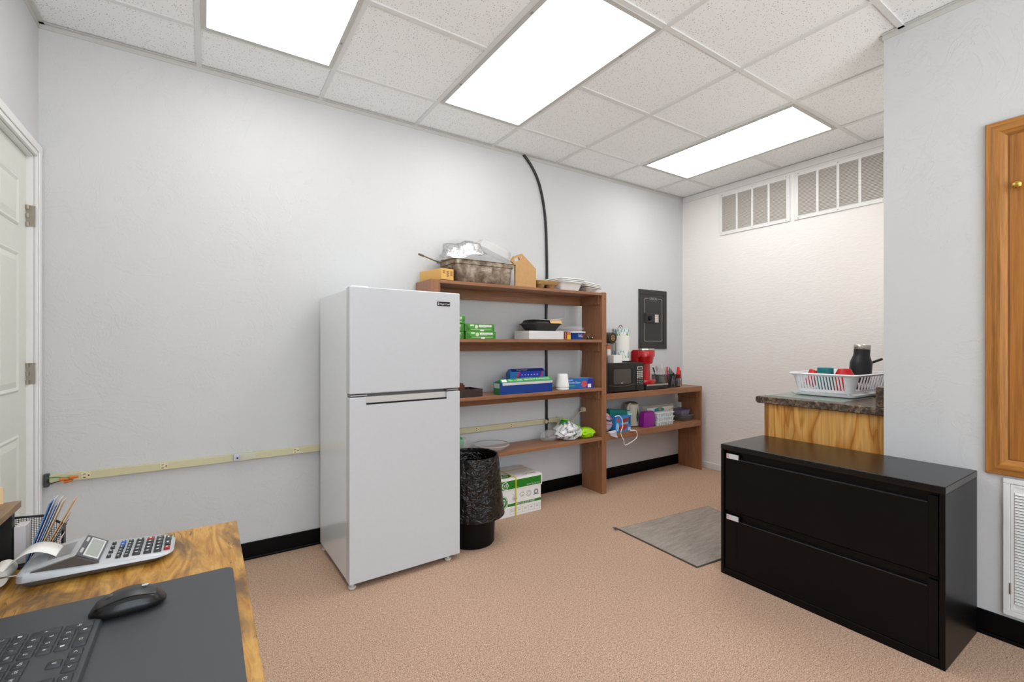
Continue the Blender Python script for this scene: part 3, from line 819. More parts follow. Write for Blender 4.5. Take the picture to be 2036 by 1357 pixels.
# rolled rim
g.loft([ring(zt - .014, fl - .002), ring(zt, fl), ring(zt + .002, fl + .006), ring(zt - .004, fl + .011), ring(zt - .008, fl + .008), ring(zt - .004, fl + .002)], False, False)
part(T, 'rim', g, m_rk, smooth=True)
g = G().loft([ring(zb - .006, 0), ring(zb + .010, .002), ring(zb + .010, -.002), ring(zb - .002, -.004)], False, False)
part(T, 'base_ring', g, m_rk, smooth=True)
g = G()
def slat(a, b, t0, t1, w):     # leaning slat between the base ring and the rim, w along the edge
    ax = Vector((t1[0] - t0[0], t1[1] - t0[1], 0)); nrm = Vector((0, 0, 1)).cross(ax).normalized() * .004
    for s_ in (0,):
        p = [Vector(t0), Vector(t1)]
    return None
def side(fixed, axis, lo, hi, out, n, lean, w):
    for i in range(n):
        t = lo + (hi - lo) * i / (n - 1)
        for (za, ea, zb_, eb) in ((zb, 0, zt - .006, fl),):
            c0 = fixed + out * ea; c1 = fixed + out * eb
            h = w / 2
            if axis == 'x':
                pts = [(c0, t - h, za), (c0, t + h, za), (c1, t + lean + h, zb_), (c1, t + lean - h, zb_)]
                off = Vector((-out * .006, 0, 0))
            else:
                pts = [(t - h, c0, za), (t + h, c0, za), (t + lean + h, c1, zb_), (t + lean - h, c1, zb_)]
                off = Vector((0, -out * .006, 0))
            q = [Vector(p) for p in pts]
            g.loft([q, [p + off for p in q]])
side(RX0, 'x', RY0 + .045, RY1 - .03, -1, 15, .006, .0075)
side(RX1, 'x', RY0 + .045, RY1 - .03, 1, 15, 0, .0075)
side(RY0, 'y', RX0 + .085, RX1 - .04, -1, 9, 0, .009)
side(RY1, 'y', RX0 + .04, RX1 - .04, 1, 14, 0, .010)
part(T, 'slats', g, m_rk)
def corner(cx, cy, a0):
    rg = []
    for z, e in ((zb - .006, 0), (zt - .004, fl)):
        rg.append([(cx + (.035 + e) * math.cos(R(a0 + 90 * j / 6)), cy + (.035 + e) * math.sin(R(a0 + 90 * j / 6)), z) for j in range(7)])
    inn = [[(cx + (.031 + e) * math.cos(R(a0 + 90 * j / 6)), cy + (.031 + e) * math.sin(R(a0 + 90 * j / 6)), z) for j in range(7)] for z, e in ((zb - .006, 0), (zt - .004, fl))]
    q = [rg[k] + inn[k][::-1] for k in (0, 1)]
    part(T, 'corner', G().loft(q), m_rk, smooth=True)
corner(RX0 + .035, RY0 + .035, 180); corner(RX1 - .035, RY0 + .035, 270); corner(RX1 - .035, RY1 - .035, 0); corner(RX0 + .035, RY1 - .035, 90)
g = G()
for i in range(12): 
    y = RY0 + .02 + (RY1 - RY0 - .04) * i / 11; g.box(RX0 + .002, RX1 - .002, y - .003, y + .003, zb - .004, zb + .001)
for i in range(5): 
    x = RX0 + .04 + (RX1 - RX0 - .08) * i / 4; g.box(x - .003, x + .003, RY0 + .002, RY1 - .002, zb - .006, zb - .001)
part(T, 'floor_grid', g, m_rk)
g = G()
for i in range(7): 
    x = RX0 + .105 + i * .040
    part(T, 'plate_peg', G().box(x - .003, x + .003, RY0 + .004, RY0 + .010, zb, zb + .055), m_rk, .002)
for x in (RX0 + .03, RX1 - .03):
    for y in (RY0 + .03, (RY0 + RY1) / 2, RY1 - .03):
        part(T, 'foot', G().cyl((x, y, .9135), (x, y, zb - .003), .010, .012, n=12), m_rk, smooth=True)
# cups in the rack
m_red = M('#D0121A', .3); m_teal = M('#128088', .3)
def cup(r0, r1, h, th=.003): return [(r0 * .98, 0), (r0, .004), (r1, h), (r1 - th, h), (r0 - th, .006), (.001, .005)]
T = solo('cup', G().lathe([(.036, .088), (.031, 0), (.001, 0), (.001, .003), (.028, .004), (.033, .088)], (0, 0, 0), 24, True, True).tf(Matrix.Translation((3.058, 1.350, .958)) @ Matrix.Rotation(R(14), 4, 'X') @ Matrix.Rotation(R(25), 4, 'Y')), m_red, 'red plastic cup tilted in the far corner of the dish rack', 'cup', smooth=True)
T = solo('tumbler', G().lathe([(.041, 0), (.043, .004), (.041, .128), (.036, .131), (.001, .131), (.001, .127), (.036, .126), (.039, .004)], (3.055, 1.262, .936), 28), m_teal, 'teal tumbler standing upside down in the dish rack', 'cup', smooth=True)
T = solo('mug', G().lathe([(.049, 0), (.050, .01), (.047, .092), (.030, .128), (.001, .128), (.001, .122), (.027, .122), (.043, .09), (.046, .002)], (3.062, 1.166, .936), 28), m_red, 'red cup with a narrowed base upside down beside the teal tumbler', 'cup', smooth=True)
T = solo('measuring_cup', G().lathe([(.030, 0), (.034, .012), (.036, .085), (.033, .085), (.031, .012), (.001, .006)], (3.15, 1.205, .936), 20), m_clear, 'small clear plastic beaker between the tumbler and the red cup', 'cup', smooth=True)
T = thing('water_bottle', 'black insulated bottle with a steel cap leaning in the dish rack', 'bottle', (3.30, 1.180, .9345))
tilt = Matrix.Translation((3.30, 1.180, .9365)) @ Matrix.Rotation(R(2), 4, 'Y') @ Matrix.Rotation(R(3), 4, 'X')
part(T, 'body', G().lathe([(.054, 0), (.056, .006), (.056, .150), (.053, .165), (.043, .195), (.041, .205), (.041, .238)], (0, 0, 0), 32).tf(tilt), M('#1C1C1F', .4), smooth=True)
part(T, 'cap', G().lathe([(.0415, .2385), (.0425, .240), (.0425, .262), (.040, .265), (.001, .265)], (0, 0, 0), 32).tf(tilt), m_steel, smooth=True)
T = thing('saucepan', 'black handled pan behind the bottle in the dish rack', 'pan', (3.405, 1.265, .95))
tl = Matrix.Translation((3.392, 1.30, .985)) @ Matrix.Rotation(R(40), 4, 'X')
part(T, 'bowl', G().lathe([(.030, 0), (.036, .006), (.042, .06), (.039, .06), (.034, .008), (.001, .006)], (0, 0, -.03), 24).tf(tl), m_black, smooth=True)
part(T, 'handle', G().tube([(3.392, 1.262, 1.030), (3.43, 1.225, 1.06), (3.56, 1.15, 1.11)], .008, 8, 3), m_black, smooth=True)

# ------------------------------------------------------------------ things on top of the bookcase
Z0 = SZ[0][1] + .0006
T = thing('cardboard_box', 'flat yellow kraft cardboard box with a printed end beside the steel pan', 'box', (1.292, 2.70, Z0 + .0025), R(11))
part(T, 'carton', G().box(-.047, .050, 0, .245, 0, .072), M('#DDAE62', .75), .002)
for px, w_, rows in ((-.026, .018, 3), (.003, .020, 6), (.032, .018, 5)):
    g = G()
    for i in range(rows): g.box(px - w_ / 2, px + w_ / 2 - (.004 if i % 2 else 0), -.0004, -.0001, .056 - i * .0065 - .003, .056 - i * .0065)
    part(T, 'printed_text', g, M('#4A3A20', .7))

T = thing('steam_pan', 'deep scorched steel steam table pan on top of the tall shelf', 'pan', (1.58, 2.83, Z0))
def prr(x0, x1, y0, y1, r, z): return [(x, y, z) for x, y in rrect(x0, x1, y0, y1, r, 4)]
g = G().loft([prr(1.385, 1.785, 2.722, 2.930, .03, Z0), prr(1.372, 1.797, 2.714, 2.936, .035, Z0 + .012), prr(1.352, 1.806, 2.707, 2.943, .035, Z0 + .116),
              prr(1.343, 1.815, 2.701, 2.948, .035, Z0 + .120), prr(1.340, 1.818, 2.699, 2.950, .035, Z0 + .1445), prr(1.320, 1.832, 2.691, 2.955, .03, Z0 + .1465), prr(1.320, 1.832, 2.691, 2.955, .03, Z0 + .149),
              prr(1.352, 1.806, 2.709, 2.941, .03, Z0 + .140), prr(1.39, 1.78, 2.73, 2.925, .03, Z0 + .01)])
part(T, 'pan_body', g, m_pan, smooth=True)
for x in (1.602, 1.612): part(T, 'stamp_dot', G().cyl((x, 2.7055, Z0 + .100), (x, 2.7085, Z0 + .100), .0035, n=8), M('#D8D2C6', .4))
T = thing('serving_spoon', 'long metal spoon with its handle sticking out behind the kraft box', 'spoon', (1.28, 2.90, Z0 + .1))
part(T, 'handle', G().tube([(1.198, 2.925, Z0 + .190), (1.26, 2.928, Z0 + .1735), (1.33, 2.93, Z0 + .1555), (1.38, 2.92, Z0 + .154)], .0045, 6, 4), M('#8F8578', .35, .9), smooth=True)
part(T, 'handle_end', G().tube([(1.188, 2.9245, Z0 + .1926), (1.20, 2.925, Z0 + .1895), (1.225, 2.926, Z0 + .183)], .0075, 6, 3), M('#7B7266', .4, .9), smooth=True)
part(T, 'bowl', G().lathe([(.001, 0), (.02, .003), (.03, .012), (.028, .012), (.018, .005)], (0, 0, 0), 16).tf(Matrix.Translation((1.385, 2.915, Z0 + .155)) @ Matrix.Scale(1.4, 4, (1, 0, 0))), M('#8F8578', .35, .9), smooth=True)
# crushed foil tray
def fluted(rx, ry, z, amp, n=72, ph=0):
    out = []
    for j in range(n):
        t = 2 * PI * j / n
        k = 1 + amp * (1 if j % 2 else -1)
        cx, sx = math.cos(t), math.sin(t)
        q = (abs(cx) ** 5 + abs(sx) ** 5) ** (-1 / 5)
        out.append((rx * q * cx * k, ry * q * sx * k, z))
    return out
rnd = random.Random(5)
g = G().loft([fluted(.155, .108, .0, 0), fluted(.150, .104, .004, 0), fluted(.138, .092, .010, .0), fluted(.126, .082, .030, .025), fluted(.118, .075, .072, .018), fluted(.095, .060, .079, 0), fluted(.03, .02, .081, 0)], False, True)
g.v = [(x + rnd.uniform(-.0025, .0025), y + rnd.uniform(-.0025, .0025), z + rnd.uniform(-.004, .004) + .008 * math.sin(x * 40)) for x, y, z in g.v]
g.tf(Matrix.Translation((1.455, 2.80, Z0 + .194)) @ Matrix.Rotation(R(-18), 4, 'Z') @ Matrix.Rotation(R(-9), 4, 'Y') @ Matrix.Rotation(R(16), 4, 'X'))
solo('foil_tray', g, m_foil, 'crumpled foil roasting tray upside down in the steel pan', 'tray', smooth=True)
g = G().loft([fluted(.150, .10, 0, 0), fluted(.142, .094, .005, 0), fluted(.132, .086, .012, .035), fluted(.112, .070, .058, .03), fluted(.104, .062, .064, .0), fluted(.03, .02, .064, 0)], False, True)
g.tf(Matrix.Translation((1.722, 2.862, Z0 + .238)) @ Matrix.Rotation(R(-4), 4, 'Z') @ Matrix.Rotation(R(20), 4, 'Y') @ Matrix.Rotation(R(10), 4, 'X'))
solo('ribbed_dome', g, crinkle('ribbed_lid', '#F4F4F2', .10, 0, 30, .15, 0, .30), 'clear ribbed plastic dome leaning over the steel pan', 'food cover', smooth=True)
# kraft carrier with a cut-out handle
zb_ = Z0
o = [(1.845, zb_), (2.018, zb_), (2.018, zb_ + .142), (1.894, zb_ + .240), (1.812, zb_ + .205), (1.800, zb_ + .170), (1.845, zb_ + .150)]
o = [(1.836, zb_), (2.018, zb_), (2.018, zb_ + .140), (1.893, zb_ + .240), (1.822, zb_ + .213), (1.802, zb_ + .176), (1.836, zb_ + .15)]
hole = [(x, z) for x, z in rrect(-.022, .022, -.011, .011, .005, 3)]
hc, hs = math.cos(R(22)), math.sin(R(22))
hole = [(1.850 + x * hc - z * hs, zb_ + .193 + x * hs + z * hc) for x, z in hole]
def holed(outer, hole, ya, yb):
    bm = bmesh.new()
    def lp(p):
        vs = [bm.verts.new((x, ya, z)) for x, z in p]
        return [bm.edges.new((vs[i], vs[(i + 1) % len(vs)])) for i in range(len(vs))]
    es = lp(outer) + lp(hole)
    bmesh.ops.triangle_fill(bm, use_beauty=True, use_dissolve=False, edges=es)
    r = bmesh.ops.extrude_face_region(bm, geom=list(bm.faces))
    bmesh.ops.translate(bm, vec=(0, yb - ya, 0), verts=[v for v in r['geom'] if isinstance(v, bmesh.types.BMVert)])
    g = G(); bm.verts.index_update()
    g.add([tuple(v.co) for v in bm.verts], [tuple(v.index for v in f.verts) for f in bm.faces]); bm.free()
    return g
T = thing('bottle_carrier', 'flattened kraft board carrier with a cut-out hand hole', 'carton', (1.93, 2.735, zb_))
part(T, 'front_panel', holed(o, hole, 2.730, 2.734), m_kraft)
part(T, 'rear_panel', holed([(x, z) for x, z in o], hole, 2.742, 2.746), m_kraft)
part(T, 'fold', G().box(2.014, 2.018, 2.7345, 2.7415, zb_, zb_ + .138), m_kraft)
part(T, 'bottom_flap', G().box(1.84, 2.013, 2.7345, 2.7415, zb_, zb_ + .004), m_kraft)
# pulp drink carriers, nested pair
m_pulp = M('#B28C5A', .9, grain=.12)
def carrier(z, label):
    T = thing('drink_carrier', label, 'cup carrier', (2.125, 2.78, z), 0, 'pulp drink carriers')
    g = G()
    x0, x1, y0, y1 = 2.030, 2.222, 2.715, 2.89
    g.loft([prr(x0 + .004, x1 - .004, y0 + .004, y1 - .004, .02, z + .030), prr(x0, x1, y0, y1, .022, z + .036), prr(x0 - .003, x1 + .003, y0 - .003, y1 + .003, .022, z + .042), prr(x0 - .003, x1 + .003, y0 - .003, y1 + .003, .022, z + .045), prr(x0 + .01, x1 - .01, y0 + .01, y1 - .01, .02, z + .038)])
    part(T, 'tray', g, m_pulp, smooth=True)
    for cx in (2.078, 2.172):
        for cy in (2.760, 2.845):
            part(T, 'cup_well', G().lathe([(.020, 0), (.024, .004), (.038, .032), (.034, .034), (.022, .008), (.001, .006)], (cx, cy, z), 16), m_pulp, smooth=True)
    return T
carrier(Z0, 'lower of the two pulp drink carriers nested on the tall shelf')
T = thing('drink_carrier', 'upper pulp drink carrier resting on the other one', 'cup carrier', (2.115, 2.79, Z0 + .047), 0, 'pulp drink carriers')
g = G().loft([prr(2.026, 2.218, 2.712, 2.888, .02, Z0 + .0462), prr(2.022, 2.222, 2.708, 2.892, .022, Z0 + .056), prr(2.022, 2.222, 2.708, 2.892, .022, Z0 + .060), prr(2.032, 2.212, 2.72, 2.88, .02, Z0 + .052)])
part(T, 'tray', g, m_pulp, smooth=True)
# foam clamshells in two stacks
m_foam = M('#EEEEEC', .75)
def foam(x0, x1, y0, y1, z, h, label, tilt=0., grp='white foam food trays'):
    c = ((x0 + x1) / 2, (y0 + y1) / 2, z)
    T = thing('foam_tray', label, 'food tray', c, .0001, grp)
    T.rotation_euler = (0, tilt, 0)
    a, b = (x1 - x0) / 2, (y1 - y0) / 2
    g = G().loft([prr(-a + .03, a - .03, -b + .03, b - .03, .02, 0), prr(-a + .012, a - .012, -b + .012, b - .012, .025, h - .006), prr(-a, a, -b, b, .025, h - .004), prr(-a, a, -b, b, .025, h), prr(-a + .015, a - .015, -b + .015, b - .015, .02, h - .003), prr(-a + .034, a - .034, -b + .034, b - .034, .02, .003)])
    part(T, 'tray', g, m_foam, smooth=True)
    return T
foam(2.236, 2.478, 2.712, 2.93, Z0, .062, 'deep white foam tray at the bottom of the taller stack')
for i, lb in enumerate(('white foam plate directly on the deep foam tray', 'middle foam plate of the taller stack', 'topmost foam plate of the taller stack')):
    T = thing('foam_plate', lb, 'food tray', (2.357, 2.82, Z0 + .0630 + i * .0125), .0001, 'white foam plates')
    a, b = .124, .112
    part(T, 'plate', G().loft([prr(-a, a, -b, b, .025, 0), prr(-a - .003, a + .003, -b - .002, b + .002, .025, .004), prr(-a + .004, a - .004, -b + .004, b - .004, .025, .010), prr(-a + .03, a - .03, -b + .03, b - .03, .02, .0118)]), m_foam, smooth=True)
foam(2.505, 2.640, 2.712, 2.92, Z0 + .004, .030, 'shallow white foam tray at the bottom of the tilted stack', R(4))
for i, lb in enumerate(('lower foam plate in the tilted stack', 'middle foam plate in the tilted stack', 'topmost foam plate in the tilted stack')):
    T = thing('foam_plate', lb, 'food tray', (2.575, 2.82, Z0 + .040 + i * .0115), .0001, 'white foam plates')
    T.rotation_euler = (0, R(6), 0)
    a, b = .088, .112
    part(T, 'plate', G().loft([prr(-a, a, -b, b, .025, 0), prr(-a - .003, a + .003, -b - .002, b + .002, .025, .004), prr(-a + .004, a - .004, -b + .004, b - .004, .025, .0095), prr(-a + .03, a - .03, -b + .03, b - .03, .02, .0105)]), m_foam, smooth=True)

# ------------------------------------------------------------------ second shelf: reams, takeout box, tub
Z1 = SZ[1][1] + .0006
m_ream = M('#4F9A37', .5); m_reamd = M('#38782A', .5)
def ream(x0, y0, z, label, w=.228):
    T = thing('paper_ream', label, 'ream of paper', (x0 + w / 2, y0 + .1, z), 0, 'green wrapped paper reams')
    h = .0505
    part(T, 'wrapper', G().box(x0, x0 + w, y0, y0 + .225, z, z + h), m_ream, .003)
    y = y0 - .0006
    part(T, 'folded_flap', G().add([(x0 + .004, y, z + h - .002), (x0 + .043, y, z + .010), (x0 + .004, y, z + .003), (x0 + w - .004, y, z + h - .002), (x0 + w - .022, y, z + .010), (x0 + w - .004, y, z + .003)], [(0, 1, 2), (3, 5, 4)]), m_reamd)
    part(T, 'flap_edge', G().quad((x0 + .036, y, z + .010), (x0 + w - .024, y, z + .010), (x0 + w - .03, y, z + .013), (x0 + .03, y, z + .013)), M('#CFE0C0', .5))
    part(T, 'printed_badge', G().cyl((x0 + .083, y, z + .030), (x0 + .083, y - .0002, z + .030), .013, n=18), M('#CFE2C2', .5))
    pb = part(T, 'printed_band', G().quad((x0 + .102, y, z + .030), (x0 + w - .025, y, z + .030), (x0 + w - .025, y, z + .043), (x0 + .102, y, z + .043)), m_card)
    text(pb, 'X9 MULTI-USE', (x0 + .102 + (w - .127) / 2, y - .0003, z + .0365), (w - .127) * .74, .006, M('#7A8A74', .5))
    text(T, 'COPY PAPER', (x0 + .104 + min(.054, w - .13) / 2, y - .0003, z + .0255), min(.054, w - .13), .005, m_card)
    part(T, 'printed_tab', G().quad((x0 + .036, y, z + .034), (x0 + .066, y, z + .034), (x0 + .066, y, z + .044), (x0 + .036, y, z + .044)), M('#DDEBD2', .5))
    part(T, 'seal_label', G().quad((x0 + .112, y - .0002, z + .002), (x0 + .142, y - .0002, z + .002), (x0 + .142, y - .0002, z + .0125), (x0 + .112, y - .0002, z + .0125)), m_card)
    return T
ream(1.434, 2.712, Z1, 'lower green paper ream of the pair nearer the takeout box', .228)
ream(1.428, 2.714, Z1 + .0512, 'upper green paper ream of the pair nearer the takeout box', .226)
ream(1.239, 2.725, Z1, 'bottom green paper ream of the three stacked behind the refrigerator edge', .184)
ream(1.2385, 2.722, Z1 + .0512, 'middle green paper ream of the three stacked behind the refrigerator edge', .1835)
ream(1.241, 2.719, Z1 + .1024, 'topmost green paper ream of the three stacked behind the refrigerator edge', .188)

T = solo('white_box', G().box(1.940, 2.263, 2.708, 2.90, Z1, Z1 + .062), M('#DCDCDC', .55), 'long plain white box on the second shelf under the black takeout box', 'box', .003)
zt_ = Z1 + .0632
T = thing('takeout_box', 'black hinged takeout box standing on the white box', 'takeout box', (2.115, 2.80, zt_))
part(T, 'base', G().loft([prr(2.018, 2.212, 2.735, 2.875, .02, zt_), prr(1.982, 2.248, 2.712, 2.90, .03, zt_ + .046), prr(1.972, 2.258, 2.706, 2.906, .03, zt_ + .048), prr(1.972, 2.258, 2.706, 2.906, .03, zt_ + .051)]), M('#232120', .4), smooth=True)
part(T, 'lid', G().loft([prr(1.975, 2.255, 2.708, 2.904, .03, zt_ + .0515), prr(1.985, 2.245, 2.715, 2.897, .03, zt_ + .058), prr(2.0, 2.23, 2.728, 2.885, .03, zt_ + .078), prr(2.02, 2.21, 2.745, 2.87, .03, zt_ + .080)]), M('#232120', .35), smooth=True)
part(T, 'kraft_sleeve', G().prism([(2.703, zt_ + .056), (2.7055, zt_ + .056), (2.722, zt_ + .0795), (2.722, zt_ + .082), (2.719, zt_ + .082)], 2.135, 2.243, 'x'), M('#D9AE74', .7))
g = G()
n = 8
for i in range(n + 1):
    x = 1.995 + .27 * i / n
    dz = .012 * max(0, (i - 4) / 4) ** 2
    g.add([(x, 2.715, zt_ + .0835 + dz), (x, 2.88, zt_ + .0835 + dz)], [])
for i in range(n): g.f.append((2 * i, 2 * i + 2, 2 * i + 3, 2 * i + 1)); g.m.append(0)
o = solo('paper_sheet', g, m_white, 'white paper sheet lying on the black takeout box', 'paper')
md = o.modifiers.new('thick', 'SOLIDIFY'); md.thickness = .0012; md.offset = 1
T = thing('spice_box', 'small red and yellow carton between the white box and the blue tub', 'carton', (2.305, 2.74, Z1))
part(T, 'carton', G().box(2.270, 2.338, 2.715, 2.775, Z1, Z1 + .058), M('#6E1518', .5), .0015)
part(T, 'yellow_panel', G().quad((2.300, 2.7144, Z1 + .001), (2.337, 2.7144, Z1 + .001), (2.337, 2.7144, Z1 + .036), (2.300, 2.7144, Z1 + .036)), M('#E8B11E', .5))
part(T, 'orange_panel', G().quad((2.300, 2.7143, Z1 + .037), (2.337, 2.7143, Z1 + .037), (2.337, 2.7143, Z1 + .056), (2.300, 2.7143, Z1 + .056)), M('#C97A2C', .5))
for k in range(4): part(T, 'printed_disc', G().cyl((2.286, 2.7146, Z1 + .010 + k * .0125), (2.286, 2.7143, Z1 + .010 + k * .0125), .0042, n=10), M('#E9C9B8', .5))
T = thing('topping_tub', 'blue and white tub at the end of the second shelf', 'tub', (2.425, 2.78, Z1))
g = G().loft([prr(2.362, 2.486, 2.722, 2.84, .035, Z1), prr(2.352, 2.496, 2.714, 2.848, .04, Z1 + .050), prr(2.350, 2.498, 2.712, 2.85, .04, Z1 + .052)])
part(T, 'tub', g, M('#14499E', .35), smooth=True)
part(T, 'lid', G().loft([prr(2.343, 2.505, 2.705, 2.857, .042, Z1 + .0525), prr(2.343, 2.505, 2.705, 2.857, .042, Z1 + .062), prr(2.35, 2.498, 2.712, 2.85, .04, Z1 + .064)]), M('#D9DADB', .4), smooth=True)
text(T, 'Cool', (2.430, 2.7125, Z1 + .037), .038, .013, m_white)
text(T, 'Whip', (2.436, 2.714, Z1 + .022), .046, .015, m_white)
part(T, 'printed_berry', G().cyl((2.462, 2.7132, Z1 + .033), (2.462, 2.7134, Z1 + .033), .007, n=12), m_red)
g = G()
rnd = random.Random(9)
def blob(cx, cy, cz, rx, ry, rz, n=18, m=9, jit=.12, seed=1, flat=.0):
    rn = random.Random(seed); rings = []
    for i in range(m + 1):
        ph = -PI / 2 + PI * i / m
        rg = []
        for j in range(n):
            t = 2 * PI * j / n; k = 1 + rn.uniform(-jit, jit) * math.cos(ph)
            z = rz * math.sin(ph)
            rg.append((cx + rx * k * math.cos(ph) * math.cos(t) + (1e-5 * math.cos(t)), cy + ry * k * math.cos(ph) * math.sin(t) + 1e-5 * math.sin(t), max(cz + z, cz - rz + flat)))
        rings.append(rg)
    return G().loft(rings)
solo('plastic_bag', blob(2.42, 2.80, Z1 + .086, .125, .075, .0205, jit=.2, seed=4), m_clearfilm, 'crumpled clear plastic bag lying on the blue tub', 'bag', smooth=True)
T = thing('binder_clips', 'small black wire clip by the end upright of the second shelf', 'clip', (2.57, 2.76, Z1))
part(T, 'body', G().prism([(2.545, Z1), (2.598, Z1), (2.578, Z1 + .018), (2.565, Z1 + .018)], 2.74, 2.775, 'y'), m_black, .002)
part(T, 'wire_arm', G().tube([(2.553, 2.745, Z1 + .012), (2.545, 2.75, Z1 + .03), (2.556, 2.757, Z1 + .044), (2.562, 2.765, Z1 + .02)], .0014, 5, 4), m_steel, smooth=True)
part(T, 'wire_arm', G().tube([(2.585, 2.745, Z1 + .012), (2.602, 2.75, Z1 + .025), (2.606, 2.757, Z1 + .018), (2.584, 2.765, Z1 + .010)], .0014, 5, 4), m_steel, smooth=True)

# ------------------------------------------------------------------ third shelf: tray, foil, wax paper, cups, zip bags
Z2 = SZ[2][1] + .0006
T = thing('desk_tray', 'dark brown open tray half hidden behind the refrigerator', 'tray', (1.42, 2.78, Z2))
m_db = M('#35231F', .5)
part(T, 'floor', G().box(1.29, 1.548, 2.706, 2.88, Z2, Z2 + .006), m_db)
part(T, 'front', G().box(1.286, 1.552, 2.700, 2.7058, Z2, Z2 + .052), m_db, .001)
part(T, 'end', G().box(1.5485, 1.552, 2.706, 2.88, Z2, Z2 + .05), m_db, .001)
part(T, 'end', G().box(1.286, 1.2895, 2.706, 2.88, Z2, Z2 + .05), m_db, .001)
part(T, 'back', G().box(1.286, 1.552, 2.8805, 2.886, Z2, Z2 + .05), m_db, .001)
solo('wooden_block', G().box(1.33, 1.475, 2.83, 2.872, Z2 + .0068, Z2 + .082).box(1.475, 1.487, 2.833, 2.869, Z2 + .0068, Z2 + .070), M('#6E3A22', .5), 'reddish brown wooden block standing in the dark tray', 'block', .003)

m_navy = M('#123A8A', .42); m_grn = M('#1F9A3E', .42)
T = thing('foil_box', 'long blue and green aluminium foil carton on the third shelf', 'carton', (1.92, 2.73, Z2), R(2))
fw = .235
part(T, 'carton', G().box(-fw, fw, -.027, .055, 0, .083), m_navy, .0015)
part(T, 'end_panel', G().quad((-fw - .0004, .054, .002), (-fw - .0004, -.026, .002), (-fw - .0004, -.026, .082), (-fw - .0004, .054, .082)), M('#2A7A46', .45))
part(T, 'end_label', G().quad((-fw - .0007, .048, .045), (-fw - .0007, -.02, .045), (-fw - .0007, -.02, .078), (-fw - .0007, .048, .078)), M('#BFD6C6', .5))
part(T, 'cutter_strip', G().box(-fw + .020, fw - .002, -.0292, -.0268, .063, .081), M('#D5D2CE', .4), .0008)
lidg = G().add([(-fw + .012, -.026, .0835), (fw, -.026, .0835), (fw, .0, .110), (-fw + .012, .0, .104), (-fw + .012, .055, .0838), (fw, .055, .0838)], [(0, 1, 2, 3), (3, 2, 5, 4), (0, 3, 4), (1, 5, 2), (0, 4, 5, 1)])
ldp = part(T, 'lid', lidg, m_grn)
sl = Matrix.Rotation(R(-44), 4, 'X')
nface = Matrix.Translation((0, 0, 0)) @ Euler((R(46), 0, 0)).to_matrix().to_4x4()
text(ldp, '18in. x 500ft.', (-.095, -.0145, .0965), .125, .015, M('#F1F5F0', .4), nface)
text(ldp, 'HEAVY DUTY ALUMINUM FOIL', (.098, -.0142, .0978), .235, .013, M('#F1F5F0', .4), nface)
part(ldp, 'white_label', G().quad((-.214, -.0235, .0868), (-.172, -.0235, .0870), (-.172, -.0065, .1035), (-.214, -.0065, .1025)), m_white)

T = thing('wax_paper_box', 'blue wax paper carton standing behind the foil carton', 'carton', (2.0, 2.845, Z2))
part(T, 'carton', G().prism([(2.812, Z2), (2.872, Z2), (2.872, Z2 + .135), (2.835, Z2 + .166), (2.812, Z2 + .146)], 1.846, 2.165, 'x'), M('#1F6FB8', .42), .001)
yy = 2.8112
part(T, 'blue_field', G().add([(1.90, yy, Z2 + .07), (2.10, yy, Z2 + .07), (2.135, yy, Z2 + .146), (1.935, yy, Z2 + .146)], [(0, 1, 2, 3)]), M('#1C3CB4', .4))
part(T, 'red_swoosh', G().add([(1.885, yy, Z2 + .07), (1.90, yy, Z2 + .07), (1.935, yy, Z2 + .146), (1.916, yy, Z2 + .146)], [(0, 1, 2, 3)]), M('#C8283A', .4))
part(T, 'red_swoosh', G().add([(2.10, yy, Z2 + .07), (2.113, yy, Z2 + .07), (2.152, yy, Z2 + .146), (2.135, yy, Z2 + .146)], [(0, 1, 2, 3)]), M('#C8283A', .4))
part(T, 'lid_panel', G().quad((1.86, 2.8105, Z2 + .148), (2.15, 2.8105, Z2 + .148), (2.15, 2.8335, Z2 + .1672), (1.86, 2.8335, Z2 + .1672)), M('#17246E', .4))
text(T, 'Wax Paper', (1.955, 2.8205, Z2 + .1576), .10, .012, M('#E8ECF6', .4), Euler((R(40), 0, 0)).to_matrix().to_4x4())
for i in range(6): part(T, 'printed_dot', G().cyl((1.95 + i * .028, yy, Z2 + .122), (1.95 + i * .028, yy - .0003, Z2 + .122), .0055, n=10), M('#C79AD0', .4))
text(T, 'MICROWAVE SAFE', (1.99, yy - .0004, Z2 + .100), .10, .006, M('#C9CFF0', .4))

def foamcup(z, lip, label):
    return G().lathe([(.047, 0), (.050, .004), (.050, .012), (.047, .015), (.036, .108), (.034, .110), (.001, .110), (.001, .107), (.033, .106), (.045, .012)], (2.290, 2.757, z), 28)
solo('foam_cup', foamcup(Z2, 0, ''), m_foam, 'white foam cup turned upside down, the bottom one of its stack', 'cup', smooth=True, group='stacked foam cups')
solo('foam_cup', G().lathe([(.0495, .0215), (.0515, .022), (.0515, .028), (.0385, .1195), (.0365, .1215), (.001, .1215), (.001, .1108), (.0366, .1106), (.0378, .108), (.0492, .0216)], (2.290, 2.757, Z2), 28, False, False), m_foam, 'white foam cup nested over the other, turned upside down', 'cup', smooth=True, group='stacked foam cups')

